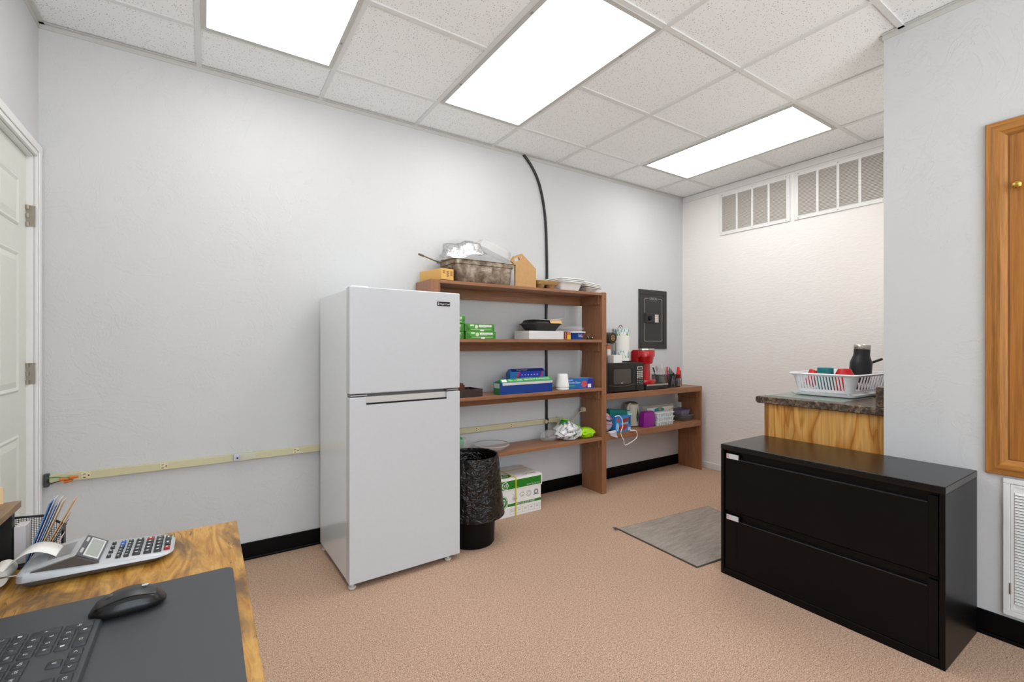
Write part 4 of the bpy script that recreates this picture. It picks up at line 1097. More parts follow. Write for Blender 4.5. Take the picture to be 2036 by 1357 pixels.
T = thing('zip_bag_box', 'blue double zipper bag carton by the third shelf upright', 'carton', (2.48, 2.76, Z2), R(-14))
m_zb = M('#1668B4', .4); m_zb2 = M('#2B2E9A', .4)
part(T, 'carton', G().box(-.135, .095, -.03, .06, 0, .080), m_zb, .0015)
part(T, 'purple_panel', G().add([(.03, -.0305, .002), (.094, -.0305, .002), (.094, -.0305, .078), (.05, -.0305, .078)], [(0, 1, 2, 3)]), m_zb2)
text(T, 'Double Zipper', (-.068, -.0308, .047), .10, .018, m_white)
part(T, 'brand_tab', G().quad((-.125, -.0305, .064), (-.085, -.0305, .064), (-.085, -.0305, .072), (-.125, -.0305, .072)), M('#A9C4E4', .4))
part(T, 'green_tab', G().quad((-.118, -.0305, .020), (-.07, -.0305, .020), (-.07, -.0305, .028), (-.118, -.0305, .028)), M('#6FB04A', .4))
part(T, 'printed_picture', G().cyl((.015, -.0305, .036), (.015, -.0308, .036), .026, n=20), M('#C8505A', .4))
part(T, 'barcode_label', G().quad((.045, -.0309, .008), (.075, -.0309, .008), (.075, -.0309, .036), (.045, -.0309, .036)), m_white)
part(T, 'end_panel', G().quad((.0955, -.029, .002), (.0955, .059, .002), (.0955, .059, .078), (.0955, -.029, .078)), M('#3D9ADD', .4))
part(T, 'plastic_sheet', G().box(-.07, .06, -.02, .05, .0812, .0835), m_clearfilm)

# ------------------------------------------------------------------ lowest shelf: cup, platter, bag
Z3 = SZ[3][1] + .0006
T = thing('glass_cup', 'clear cup holding a green scouring sponge behind the bin', 'cup', (1.44, 2.80, Z3))
part(T, 'cup', G().lathe([(.038, 0), (.040, .004), (.052, .108), (.050, .108), (.038, .006), (.001, .005)], (1.437, 2.82, Z3), 24), m_clear, smooth=True)
solo('sponge', blob(1.437, 2.82, Z3 + .064, .034, .034, .055, jit=.08, seed=3), M('#2FA04C', .9, grain=.25), 'green scouring sponge stuffed in the clear cup', 'sponge', smooth=True)
pz = Z3
T = thing('platter', 'round clear plastic party platter on the lowest shelf above the paper carton', 'platter', (1.70, 2.825, pz))
part(T, 'base', G().lathe([(.06, 0), (.085, .003), (.112, .020), (.124, .038), (.121, .039), (.108, .022), (.08, .006), (.001, .004)], (1.695, 2.822, pz), 40), m_clear, smooth=True)
part(T, 'rim', G().lathe([(.120, .038), (.127, .038), (.127, .041), (.120, .041)], (1.695, 2.822, pz), 40, False, False), M('#C6C4C0', .2), smooth=True)

T = thing('grocery_bag', 'white and lime green plastic bag of packages on the lowest shelf', 'bag', (2.43, 2.80, Z3))
g = blob(2.385, 2.80, Z3 + .0505, .120, .085, .062, 26, 13, .20, 8, .012)
g.v = [(x, y, z + .055 * max(0, 1 - abs(x - 2.33) / .12) * ((z - Z3) / .12)) for x, y, z in g.v]
def bagmat():
    t = NT('printed_bag'); co = t.coord()
    n = t.noise(co, 9, 3, .5, .6); n2 = t.noise(co, 34, 3, .6, 1.)
    c = t.ramp(n, [(.40, '#E9EBEC'), (.52, '#E4E7E6'), (.56, '#1E8A42'), (.66, '#157A34')], 'LINEAR')
    ink = t.ramp(t.noise(co, 22, 2, .4, 2.), [(.60, 0.), (.63, 1.)])
    t.col(t.mix(c, '#3A3F66', t.math('MULTIPLY', ink, .7))); t.bump(n2, .6, .008)
    return t.set(Roughness=.25)
part(T, 'bag_body', g, bagmat())
g = blob(2.225, 2.84, Z3 + .0365, .075, .055, .046, 18, 9, .22, 21, .01)
part(T, 'clear_film', g, m_clearfilm)
g = blob(2.540, 2.775, Z3 + .037, .082, .062, .044, 22, 11, .22, 12, .0075)
part(T, 'lime_end', g, crinkle('lime_film', '#A8E01A', .22, 0, 26, .7), label='lime green crumpled end')
g = G().tube([(2.315, 2.79, Z3 + .164), (2.36, 2.79, Z3 + .150), (2.43, 2.795, Z3 + .112), (2.50, 2.79, Z3 + .082)], .007, 6, 4)
part(T, 'lime_edge', g, crinkle('lime_film_edge', '#8CC81C', .3, 0, 26, .4), smooth=True, label='lime green bag edge')

# ------------------------------------------------------------------ on the low shelf: microwave, coffee maker, towels ...
ZT = .8006
T = thing('microwave', 'compact black microwave oven on the low shelf', 'microwave', (2.925, 2.83, ZT))
mx0, mx1, mz0, mz1 = 2.708, 3.150, ZT + .010, ZT + .246
m_mw = M('#1A1918', .22)
part(T, 'case', G().box(mx0, mx1, 2.722, 2.945, mz0, mz1), M('#1C1B1A', .4), .004)
xd = 3.045
dp = part(T, 'door', G().box(mx0, xd, 2.700, 2.7215, mz0, mz1 - .001), m_mw, .004)
part(dp, 'window', G().prism(rrect(mx0 + .075, xd - .058, mz0 + .062, mz1 - .052, .014), 2.6990, 2.7005, 'y'), M('#4B4642', .18))
part(dp, 'handle_groove', G().prism(rrect(xd - .046, xd - .030, mz0 + .066, mz1 - .050, .006), 2.6988, 2.7005, 'y'), M('#060606', .3))
part(dp, 'lower_curve', G().tube([(mx0 + .02, 2.700, mz0 + .055), (mx0 + .12, 2.6985, mz0 + .043), (mx0 + .24, 2.6985, mz0 + .045), (xd - .003, 2.700, mz0 + .056)], .0016, 6, 6), M('#5A5856', .2), smooth=True)
part(dp, 'logo_mark', G().prism(rrect(2.869, 2.891, mz0 + .0665, mz0 + .0715, .0024, 3), 2.6984, 2.6988, 'y'), M('#C9C7C4', .4))
cp = part(T, 'control_panel', G().box(xd + .0008, mx1, 2.700, 2.7215, mz0, mz1 - .001), m_mw, .004)
ds = part(cp, 'display', G().box(xd + .018, mx1 - .018, 2.6990, 2.7005, mz1 - .062, mz1 - .036), M('#BDB7AC', .4), .001)
part(cp, 'display_glass', G().box(xd + .028, mx1 - .026, 2.6984, 2.6992, mz1 - .056, mz1 - .042), M('#1B1B1A', .2))
m_key = M('#CFCAC0', .5)
for r_ in range(9):
    for c_ in range(3):
        x = xd + .0265 + c_ * .0265; z = mz1 - .078 - r_ * .0155
        if r_ in (4, 5, 6, 7): a, b = .0035, .0035
        else: a, b = .0085, .0052
        if r_ == 8:
            if c_ == 1: continue
            a, b = .010, .0065
        part(cp, 'key', G().box(x - a, x + a, 2.6992, 2.7003, z - b, z + b), m_key)
part(cp, 'open_button', G().box(xd + .012, mx1 - .012, 2.6985, 2.7005, mz0 + .012, mz0 + .050), M('#141413', .25), .003)
for x in (mx0 + .04, mx1 - .04):
    for y in (2.74, 2.92): part(T, 'foot', G().cyl((x, y, ZT), (x, y, mz0), .010, n=12), m_black)
ZM = mz1 + .0006

T = thing('pod_drawer', 'black coffee pod drawer under the red coffee maker', 'drawer box', (3.33, 2.83, ZT))
part(T, 'case', G().box(3.188, 3.478, 2.722, 2.93, ZT, ZT + .048), M('#1B1B1B', .45), .003)
dp = part(T, 'drawer_front', G().box(3.190, 3.476, 2.712, 2.7215, ZT + .003, ZT + .034), M('#1D1E1E', .4), .002)
part(T, 'silver_lip', G().box(3.196, 3.482, 2.706, 2.7215, ZT + .0345, ZT + .0485), M('#B9B4AE', .3, .9), .003)
ZK = ZT + .0492
m_kr = M('#B50D18', .25, coat=.3)
T = thing('coffee_maker', 'red single-serve coffee maker beside the microwave', 'coffee maker', (3.26, 2.82, ZK))
def half(cx, cy, rx, ry, y1, z0, z1, n=14, sq=1.0):
    p = [(cx + rx * math.cos(PI + PI * j / n), cy + ry * math.sin(PI + PI * j / n)) for j in range(n + 1)] + [(cx + rx, y1), (cx - rx, y1)]
    return p
kx = 3.258
g = G().loft([[(x, y, z) for x, y in half(kx, 2.80, .086, .012, 2.862, 0, 0)] for z in (ZK, ZK + .26)], True, True)
body = [(2.802, ZK), (2.868, ZK), (2.868, ZK + .287), (2.845, ZK + .302), (2.775, ZK + .304), (2.772, ZK + .235), (2.79, ZK + .225)]
part(T, 'body', G().prism(body, kx - .088, kx + .088, 'x'), m_kr, .008, seg=3)
g = G()
hp = [(kx + .083 * math.cos(PI + PI * j / 14), 2.764 + .062 * math.sin(PI + PI * j / 14)) for j in range(15)] + [(kx + .083, 2.80), (kx - .083, 2.80)]
def sc(p, k): return [(kx + (x - kx) * k, 2.79 + (y - 2.79) * k) for x, y in p]
g.loft([[(x, y, z) for x, y in sc(hp, k)] for z, k in ((ZK + .178, .72), (ZK + .190, .80), (ZK + .242, .92), (ZK + .2425, 1.), (ZK + .290, 1.0), (ZK + .296, .96))])
part(T, 'brew_head', g, m_kr, smooth=True)
part(T, 'column', G().loft([[(x, y, z) for x, y in sc([(kx + .068 * math.cos(PI + PI * j / 10), 2.79 + .03 * math.sin(PI + PI * j / 10)) for j in range(11)] + [(kx + .068, 2.81), (kx - .068, 2.81)], 1)] for z in (ZK + .02, ZK + .185)]), m_kr, smooth=True)
part(T, 'handle', G().loft([[(kx - .085, y, z), (kx - .05, y - .028, z + .001), (kx, y - .042, z + .002), (kx + .05, y - .028, z + .001), (kx + .085, y, z), (kx + .085, y + .03, z + .004), (kx - .085, y + .03, z + .004)] for y, z in ((2.742, ZK + .2965), (2.745, ZK + .312))]), M('#C4C0BC', .25, .9), .003)
tp = [(kx + .012 + .088 * math.cos(2 * PI * j / 28), 2.765 + .055 * math.sin(2 * PI * j / 28)) for j in range(28)]
g = G().loft([[(kx + (x - kx) * k, 2.765 + (y - 2.765) * k, z) for x, y in tp] for z, k in ((ZK, .95), (ZK + .004, 1.), (ZK + .034, 1.02), (ZK + .037, .98), (ZK + .034, .9))])
part(T, 'drip_tray', g, m_kr, smooth=True)
part(T, 'water_tank', G().loft([prr(3.165, 3.330, 2.870, 2.930, .02, ZK), prr(3.165, 3.330, 2.870, 2.930, .02, ZK + .278), prr(3.17, 3.325, 2.874, 2.926, .02, ZK + .284)]), clear('tank_tint', '#E4C9BF', .1, .4), smooth=True)

T = thing('paper_towel_holder', 'wire stand with the printed paper towel roll on the microwave', 'towel holder', (3.015, 2.845, ZM))
tx, ty = 3.018, 2.845
part(T, 'base', G().tube([(tx + .085 * math.cos(2 * PI * j / 20), ty + .085 * math.sin(2 * PI * j / 20), ZM + .004) for j in range(21)], .003, 6), m_black, smooth=True)
part(T, 'post', G().tube([(tx, ty, ZM + .004), (tx, ty, ZM + .300)], .003, 6), m_black)
part(T, 'loop', G().tube([(tx + .020 * math.cos(PI * j / 8), ty, ZM + .298 + .022 * math.sin(PI * j / 8)) for j in range(9)], .0028, 6), m_black, smooth=True)
part(T, 'scroll_foot', G().tube([(tx - .08, ty - .03, ZM + .004), (tx - .03, ty - .085, ZM + .003), (tx + .02, ty - .085, ZM + .010), (tx + .06, ty - .07, ZM + .003)], .003, 6, 4), m_black, smooth=True)
def towelmat():
    t = NT('printed_towel'); co = t.coord()
    n = t.noise(t.coord((1, 1, .4)), 75, 2, .4)
    sx = t.n('ShaderNodeSeparateXYZ'); t.l(co, sx.inputs[0])
    def band(z0, z1): return t.math('MULTIPLY', t.math('GREATER_THAN', sx.outputs[2], z0), t.math('LESS_THAN', sx.outputs[2], z1))
    leaf = t.ramp(n, [(.53, 0.), (.57, 1.)])
    b = t.math('ADD', band(.025, .085), band(.215, .275)); b2 = t.math('ADD', band(.025, .038), band(.215, .228))
    c = t.mix('#F0F1EC', '#86B7C4', t.math('MULTIPLY', leaf, b)); c = t.mix(c, '#6FAE3C', t.math('MULTIPLY', leaf, b2))
    t.col(c); t.bump(t.noise(co, 120, 2), .4, .002); return t.set(Roughness=.9)
g = G().lathe([(.020, .012), (.075, .012), (.075, .288), (.020, .288)], (tx, ty, ZM), 36, False, False)
g.loft([[(tx + r * math.cos(2 * PI * j / 36), ty + r * math.sin(2 * PI * j / 36), ZM + z) for j in range(36)] for r, z in ((.02, .288), (.02, .012))], False, False)
tr = solo('paper_towel_roll', g, towelmat(), 'white paper towel roll printed with blue and green leaves', 'paper towels', smooth=True)

# wire stand with a dark canister lying over a jar, small white box
T = thing('canister_rack', 'small black wire stand behind the white box on the microwave', 'rack', (2.845, 2.84, ZM))
for y in (2.792, 2.892):
    part(T, 'wire_leg', G().tube([(2.800, y, ZM + .003), (2.800, y, ZM + .150), (2.820, y, ZM + .163), (2.855, y, ZM + .158), (2.895, y, ZM + .166), (2.903, y, ZM + .15), (2.903, y, ZM + .003)], .0026, 6, 3), m_black, smooth=True)
part(T, 'wire_rail', G().tube([(2.903, 2.792, ZM + .003), (2.903, 2.892, ZM + .003)], .0026, 6), m_black)
part(T, 'wire_rail', G().tube([(2.800, 2.792, ZM + .003), (2.800, 2.892, ZM + .003)], .0026, 6), m_black)
T = thing('canister', 'olive brown canister lying on its side on the wire stand', 'canister', (2.853, 2.84, ZM + .165))
zc = ZM + .2085
part(T, 'body', G().cyl((2.853, 2.775, zc), (2.853, 2.915, zc), .0455, n=28), M('#4A4332', .4), .004)
part(T, 'end_ring', G().lathe([(.030, 0), (.036, .002), (.036, .005), (.030, .006)], (0, 0, 0), 24, False, False).tf(Matrix.Translation((2.853, 2.7755, zc)) @ Matrix.Rotation(R(90), 4, 'X')), M('#2A261C', .4), smooth=True)
part(T, 'end_disc', G().cyl((2.853, 2.7742, zc), (2.853, 2.7746, zc), .024, n=20), M('#B08A62', .4))
for j in range(6):
    a = 2 * PI * j / 6
    part(T, 'hole', G().cyl((2.853 + .014 * math.cos(a), 2.7735, zc + .014 * math.sin(a)), (2.853 + .014 * math.cos(a), 2.7741, zc + .014 * math.sin(a)), .0048, n=10), M('#17130E', .5))
part(T, 'hole', G().cyl((2.853, 2.7735, zc), (2.853, 2.7741, zc), .0048, n=10), M('#17130E', .5))
T = thing('jar', 'glass jar with an orange lid inside the wire stand', 'jar', (2.848, 2.842, ZM))
part(T, 'glass', G().lathe([(.030, 0), (.036, .005), (.036, .098), (.031, .108), (.031, .114)], (2.848, 2.842, ZM), 24), M('#D9D5CE', .15), smooth=True)
part(T, 'lid', G().lathe([(.0335, .1145), (.034, .116), (.034, .146), (.031, .149), (.001, .149)], (2.848, 2.842, ZM), 24), M('#D9743F', .4), smooth=True)
solo('small_white_box', G().box(2.800, 2.900, 2.715, 2.785, ZM, ZM + .064), M('#EAE8E4', .5), 'small plain white carton at the front of the microwave top', 'box', .002)

# wire basket with cutlery
m_wire = M('#17171A', .4, .3)
T = thing('wire_basket', 'black mesh basket of plastic cutlery at the end of the low shelf', 'basket', (3.57, 2.83, ZT))
bx0, bx1, by0, by1, bh = 3.488, 3.715, 2.752, 2.90, .112
g = G()
part(T, 'rim', G().tube([(bx0, by0, ZT + bh), (bx1, by0, ZT + bh), (bx1, by1, ZT + bh), (bx0, by1, ZT + bh), (bx0, by0, ZT + bh)], .003, 6), m_wire)
for (p, q) in (((bx0, by0), (bx1, by0)), ((bx1, by0), (bx1, by1)), ((bx1, by1), (bx0, by1)), ((bx0, by1), (bx0, by0))):
    L = math.hypot(q[0] - p[0], q[1] - p[1]); n = int(L / .0075)
    for i in range(n):
        t = (i + .5) / n; x, y = p[0] + (q[0] - p[0]) * t, p[1] + (q[1] - p[1]) * t
        e = .0006; g.box(x - e, x + e, y - e, y + e, ZT + .002, ZT + bh)
    for k in range(14):
        z = ZT + .004 + k * .0078
        g.box(min(p[0], q[0]) - .0004, max(p[0], q[0]) + .0004, min(p[1], q[1]) - .0004, max(p[1], q[1]) + .0004, z - .0006, z + .0006)
part(T, 'mesh', g, m_wire)
part(T, 'base', G().box(bx0, bx1, by0, by1, ZT, ZT + .0018), m_wire)
m_cup = M('#DEDEDE', .4)
solo('cutlery_cup', G().lathe([(.030, 0), (.032, .004), (.041, .115), (.039, .115), (.030, .006), (.001, .005)], (3.536, 2.835, ZT + .0025), 24), clear('grey_plastic', '#C8C8C8', .2, .75), 'pale grey plastic cup standing in the mesh basket', 'cup', smooth=True)
def spoon(base, tip, r, m, label, fork=False, grp='plastic cutlery in the basket'):
    b, t = Vector(base), Vector(tip)
    T = thing('plastic_fork' if fork else 'plastic_spoon', label, 'fork' if fork else 'spoon', b, 0, grp)
    d = (t - b).normalized()
    part(T, 'handle', G().tube([b, b + (t - b) * .5, b + (t - b) * .78], .0028, 6), m, smooth=True)
    q = d.to_track_quat('Z', 'Y').to_matrix().to_4x4()
    if fork:
        g = G().box(-r * .8, r * .8, -.0012, .0012, -.018, -.002)
        for k in range(4): g.box(-r * .8 + k * r * .44, -r * .8 + k * r * .44 + r * .26, -.001, .001, -.003, .026)
    else:
        g = G().loft([[(rr_ * math.cos(2 * PI * j / 12), .35 * rr_ * math.sin(2 * PI * j / 12) + .002, z) for j in range(12)] for z, rr_ in ((-.03, .003), (-.018, r * .8), (0, r), (.016, r * .7), (.024, .002))])
    part(T, 'head', g.tf(Matrix.Translation(b + (t - b) * .86) @ q), m, smooth=True)
m_clr = clear('cutlery_clear', '#E8E6E2', .15, .7)
rnd = random.Random(11)
for i, (dx_, dy_, h, mm, fk, lb) in enumerate((
        (-.040, .0, .205, m_clr, False, 'clear spoon nearest the coffee maker in the grey cup'), (-.020, -.012, .215, m_clr, True, 'clear fork standing high at the rear of the grey cup'),
        (.002, -.010, .225, m_cup, False, 'tallest white spoon in the grey cup'), (.022, .006, .210, m_cup, False, 'white spoon leaning toward the black knives'), (.034, -.012, .190, m_clr, True, 'clear fork leaning out over the basket'),
        (-.052, .012, .185, M('#5A5048', .3), True, 'dark tinted fork leaning toward the coffee maker'))):
    a = Vector((3.53 + dx_ * .35, 2.835 + dy_ * .6, ZT + .0125))
    spoon(a, (3.53 + dx_ * 1.45, 2.835 + dy_ * 1.6, ZT + h), .014, mm, lb, fk)
for i, (x, dx_, h, lb) in enumerate(((3.618, -.02, .165, 'black plastic knife leaning back in the basket'), (3.638, .0, .185, 'tallest black plastic knife in the basket'), (3.655, .016, .172, 'black plastic knife beside the red packet'), (3.672, .03, .150, 'shortest black plastic knife at the basket end'))):
    solo('plastic_knife', G().prism([(x - .006, ZT + .003), (x + .006, ZT + .003), (x + dx_ + .005, ZT + h * .55), (x + dx_ + .007, ZT + h * .9), (x + dx_, ZT + h), (x + dx_ - .006, ZT + h * .5)], 2.80 + i * .012, 2.803 + i * .012, 'y'), m_blackp, lb, 'knife', group='black plastic knives')
for i in range(4):
    x = 3.60 + i * .022
    solo('stir_stick', G().tube([(x, 2.775, ZT + .004), (x + .012, 2.772 + .001 * i, ZT + .07), (x + .040 - .02 * i, 2.775, ZT + .135)], .003, 6, 3), m_blackp, 'black curved stirring stick in the mesh basket', 'stirrer', smooth=True, group='black stirring sticks')
T = solo('sugar_packet', G().prism([(3.650, ZT + .115), (3.690, ZT + .115), (3.688, ZT + .185), (3.648, ZT + .183)], 2.868, 2.872, 'y').box(3.655, 3.683, 2.8685, 2.8715, ZT + .003, ZT + .115), M('#D8747A', .6, grain=.2), 'red and white paper packet standing in the mesh basket', 'packet')
T = thing('glue_bottle', 'white squeeze bottle with a tall red cone cap', 'bottle', (3.748, 2.80, ZT))
part(T, 'bottle', G().lathe([(.020, 0), (.0225, .004), (.0225, .070), (.021, .076), (.001, .077)], (3.748, 2.80, ZT), 22), m_white, smooth=True)
part(T, 'cap', G().lathe([(.0225, .0775), (.0235, .080), (.021, .110), (.011, .178), (.007, .184), (.001, .185)], (3.748, 2.80, ZT), 22), M('#E0181C', .35), smooth=True)
part(T, 'printed_label', G().quad((3.740, 2.7772, ZT + .02), (3.756, 2.7772, ZT + .02), (3.756, 2.7772, ZT + .055), (3.740, 2.7772, ZT + .055)), M('#C9A9A9', .5))
solo('emery_board', G().tf(Matrix()).prism([(3.785, ZT), (3.800, ZT), (3.790, ZT + .150), (3.775, ZT + .150)], 2.80, 2.803, 'y'), M('#6E4A38', .8), 'thin dark brown stick leaning past the red capped bottle', 'stick')

# ------------------------------------------------------------------ lower tier of the low shelf
ZL = .4746
g = blob(2.758, 2.768, ZL + .082, .048, .055, .078, 16, 10, .14, 31, .006)
T = thing('zip_bag', 'clear zip bag with pink seams bulging at the upright', 'bag', (2.755, 2.76, ZL), 0, 'clear zip bags')
part(T, 'bag_body', g, crinkle('zip_film', '#D9D2DA', .2, 0, 38, .8, 0, .8), smooth=True)
part(T, 'pink_zipper', G().tube([(2.712, 2.722, ZL + .145), (2.745, 2.706, ZL + .135), (2.785, 2.72, ZL + .105)], .0042, 6, 4), M('#D8648C', .4), smooth=True)
part(T, 'pink_zipper', G().tube([(2.712, 2.716, ZL + .082), (2.75, 2.702, ZL + .074), (2.79, 2.718, ZL + .070)], .0042, 6, 4), M('#D8648C', .4), smooth=True)
part(T, 'dark_contents', G().tube([(2.715, 2.712, ZL + .112), (2.75, 2.708, ZL + .10), (2.77, 2.712, ZL + .108)], .007, 6, 3), M('#3A3A44', .4), smooth=True)
g = G().loft([[(2.72, 2.694, ZL + .022), (2.80, 2.696, ZL + .024), (2.80, 2.73, ZL + .004), (2.72, 2.73, ZL + .004)], [(2.725, 2.680, ZL + .008), (2.80, 2.681, ZL + .010), (2.80, 2.6895, ZL + .0015), (2.725, 2.6895, ZL + .0015)], [(2.735, 2.682, ZL - .012), (2.80, 2.684, ZL - .008), (2.80, 2.687, ZL - .012), (2.735, 2.6865, ZL - .016)], [(2.79, 2.676, ZL - .034), (2.808, 2.677, ZL - .032), (2.808, 2.679, ZL - .034), (2.79, 2.679, ZL - .036)]])
part(T, 'loose_end', g, crinkle('zip_film_end', '#D9D2DA', .2, 0, 38, .8, 0, .8), smooth=True)

T = thing('ice_pop_box', 'blue carton of ice pops at the front of the lower tier', 'carton', (2.90, 2.73, ZL))
part(T, 'carton', G().box(2.808, 2.990, 2.702, 2.758, ZL, ZL + .130), M('#2B84C8', .4), .0015)
y = 2.7014
part(T, 'printed_picture', G().prism([(2.895 + .052 * math.cos(2 * PI * j / 20), ZL + .036 + .024 * math.sin(2 * PI * j / 20) + .006 * math.cos(2 * PI * j / 20)) for j in range(20)], y - .0002, y, 'y'), M('#A8382C', .45))
part(T, 'printed_picture', G().prism([(2.925 + .040 * math.cos(2 * PI * j / 20), ZL + .095 + .018 * math.sin(2 * PI * j / 20) + .006 * math.cos(2 * PI * j / 20)) for j in range(20)], y - .0002, y, 'y'), M('#8E3328', .45))
part(T, 'red_disc', G().cyl((2.838, y, ZL + .100), (2.838, y - .0003, ZL + .100), .016, n=20), M('#D84A48', .4))
text(T, 'OTTER POPS', (2.912, y - .0005, ZL + .067), .088, .014, m_white)
part(T, 'white_panel', G().quad((2.955, y, ZL + .006), (2.984, y, ZL + .006), (2.984, y, ZL + .032), (2.955, y, ZL + .032)), M('#BFD3E2', .5))
part(T, 'dark_panel', G().quad((2.962, y, ZL + .06), (2.982, y, ZL + .06), (2.982, y, ZL + .12), (2.962, y, ZL + .12)), M('#17406F', .5))
part(T, 'light_swirl', G().prism([(2.83 + .018 * math.cos(2 * PI * j / 16), ZL + .045 + .035 * math.sin(2 * PI * j / 16)) for j in range(16)], y - .0002, y, 'y'), M('#8CC6EA', .4))
T = thing('teal_box', 'teal plastic case with a white latch between the ice pops and the kettle', 'case', (2.95, 2.83, ZL))
part(T, 'case', G().prism([(2.815, ZL), (3.060, ZL), (3.060, ZL + .155), (2.815, ZL + .182)], 2.772, 2.860, 'y'), M('#0E7A72', .4), .003)
part(T, 'pale_edge', G().box(3.020, 3.058, 2.7690, 2.7716, ZL + .002, ZL + .150), M('#8FD3C4', .4))
part(T, 'latch', G().box(3.025, 3.072, 2.7630, 2.7688, ZL + .118, ZL + .130), m_white, .002)
m_kt = M('#CFC8B8', .4)
T = thing('kettle', 'cream electric kettle with a dark green water window', 'kettle', (3.205, 2.875, ZL))
kx2, ky2 = 3.185, 2.872
part(T, 'body', G().lathe([(.070, .004), (.072, .012), (.066, .10), (.060, .185), (.058, .192)], (kx2, ky2, ZL), 32), m_kt, smooth=True)
part(T, 'lid', G().lathe([(.058, .1925), (.056, .200), (.030, .212), (.001, .214)], (kx2, ky2, ZL), 28), M('#7D7467', .45), smooth=True)
part(T, 'spout', G().loft([[(kx2 + .045, ky2 - .02, ZL + .165), (kx2 + .045, ky2 + .02, ZL + .165), (kx2 + .04, ky2 + .02, ZL + .194), (kx2 + .04, ky2 - .02, ZL + .194)], [(kx2 + .088, ky2 - .006, ZL + .188), (kx2 + .088, ky2 + .006, ZL + .188), (kx2 + .088, ky2 + .006, ZL + .194), (kx2 + .088, ky2 - .006, ZL + .194)]]), m_kt, smooth=True)
part(T, 'handle', G().tube([(kx2 - .045, ky2 - .03, ZL + .196), (kx2 - .080, ky2 - .045, ZL + .195), (kx2 - .105, ky2 - .05, ZL + .165), (kx2 - .108, ky2 - .05, ZL + .11), (kx2 - .095, ky2 - .04, ZL + .06), (kx2 - .06, ky2 - .03, ZL + .045)], .011, 10, 5), m_kt, smooth=True)
g = G(); pts = []
for i in range(9):
    t = i / 8; z = ZL + .035 + .125 * t; r = .0705 - .0075 * t; wv = .17 * math.sin(PI * min(1, t * 1.02)) + .02
    for a in (-.62 - wv + .25 * t, -.62 + wv + .25 * t): pts.append((kx2 + (r + .0006) * math.cos(a - PI / 3), ky2 + (r + .0006) * math.sin(a - PI / 3), z))
g.add(pts, [(2 * i, 2 * i + 1, 2 * i + 3, 2 * i + 2) for i in range(8)])
part(T, 'water_window', g, M('#1F5A48', .3))
T = solo('purple_pouch', G().loft([prr(3.183, 3.318, 2.722, 2.785, .012, ZL), prr(3.178, 3.322, 2.716, 2.79, .014, ZL + .07), prr(3.19, 3.318, 2.722, 2.785, .012, ZL + .128), prr(3.20, 3.31, 2.73, 2.78, .01, ZL + .133)]), crinkle('purple_plastic', '#8A1A8C', .3, 0, 16, .4), 'purple plastic tub beside the stacked ice trays', 'tub', smooth=True)
m_ice = M('#DFE8EA', .35)
for k, lb in enumerate(('bottom white ice cube tray of the stack', 'middle white ice cube tray of the stack', 'topmost white ice cube tray of the stack')):
    z = ZL + k * .0385
    T = thing('ice_tray', lb, 'ice tray', (3.445, 2.75, z), 0, 'stacked white ice cube trays')
    x0_, x1_, y0_, y1_ = 3.330 + .006 * (k % 2), 3.560 + .006 * (k % 2), 2.700, 2.792
    part(T, 'top_plate', G().box(x0_, x1_, y0_, y1_, z + .0315, z + .037), m_ice, .002)
    g = G()
    for i in range(7):
        for j in range(2):
            cx = x0_ + .019 + i * (x1_ - x0_ - .038) / 6; cy = y0_ + .025 + j * .042
            c_ = part(T, 'cube_well', G().loft([prr(cx - .010, cx + .010, cy - .014, cy + .014, .006, z), prr(cx - .0145, cx + .0145, cy - .019, cy + .019, .006, z + .0315)]), m_ice, smooth=True)
T = thing('printed_carton', 'white printed carton standing behind the ice trays', 'carton', (3.52, 2.86, ZL))
part(T, 'carton', G().box(3.335, 3.700, 2.822, 2.925, ZL, ZL + .158), M('#E6E4DF', .5), .0015)
y = 2.8214
part(T, 'printed_stripe', G().quad((3.336, y, ZL + .145), (3.699, y, ZL + .145), (3.699, y, ZL + .156), (3.336, y, ZL + .156)), M('#8D8A86', .5))
part(T, 'teal_picture', G().prism([(3.50 + .07 * math.cos(2 * PI * j / 18), ZL + .118 + .024 * math.sin(2 * PI * j / 18)) for j in range(18)], y - .0002, y, 'y'), M('#2F97A6', .5))
part(T, 'yellow_picture', G().cyl((3.51, y - .0003, ZL + .128), (3.51, y - .0005, ZL + .128), .016, n=16), M('#C79A2A', .5))
for x, z, c_ in ((3.645, .108, '#D6C23A'), (3.668, .112, '#E0CC40'), (3.682, .118, '#A6A63A'), (3.655, .070, '#D9CFA6'), (3.655, .042, '#D9A6A0')):
    part(T, 'printed_spot', G().cyl((x, y - .0001, ZL + z), (x, y - .0003, ZL + z), .008, n=12), M(c_, .5))
for k, (x0_, x1_, y0_, y1_, z0_, z1_, c_, lb) in enumerate(((3.735, 3.915, 2.735, 2.90, 0, .046, '#6E6A66', 'grey clear food container at the end of the lower tier'), (3.735, 3.875, 2.745, 2.89, .0535, .100, '#8E8AA6', 'food container with a violet lid resting on the grey one'))):
    T = thing('food_container', lb, 'food container', ((x0_ + x1_) / 2, 2.82, ZL + z0_))
    part(T, 'tub', G().loft([prr(x0_ + .012, x1_ - .012, y0_ + .012, y1_ - .012, .02, ZL + z0_), prr(x0_ + .003, x1_ - .003, y0_ + .003, y1_ - .003, .022, ZL + z1_)]), clear('tub_tint' + str(k), c_, .15, .65), smooth=True)
    part(T, 'lid', G().loft([prr(x0_, x1_, y0_, y1_, .022, ZL + z1_ + .0005), prr(x0_, x1_, y0_, y1_, .022, ZL + z1_ + .006)]), M('#4F4A80' if k else '#6A6763', .3), .001)
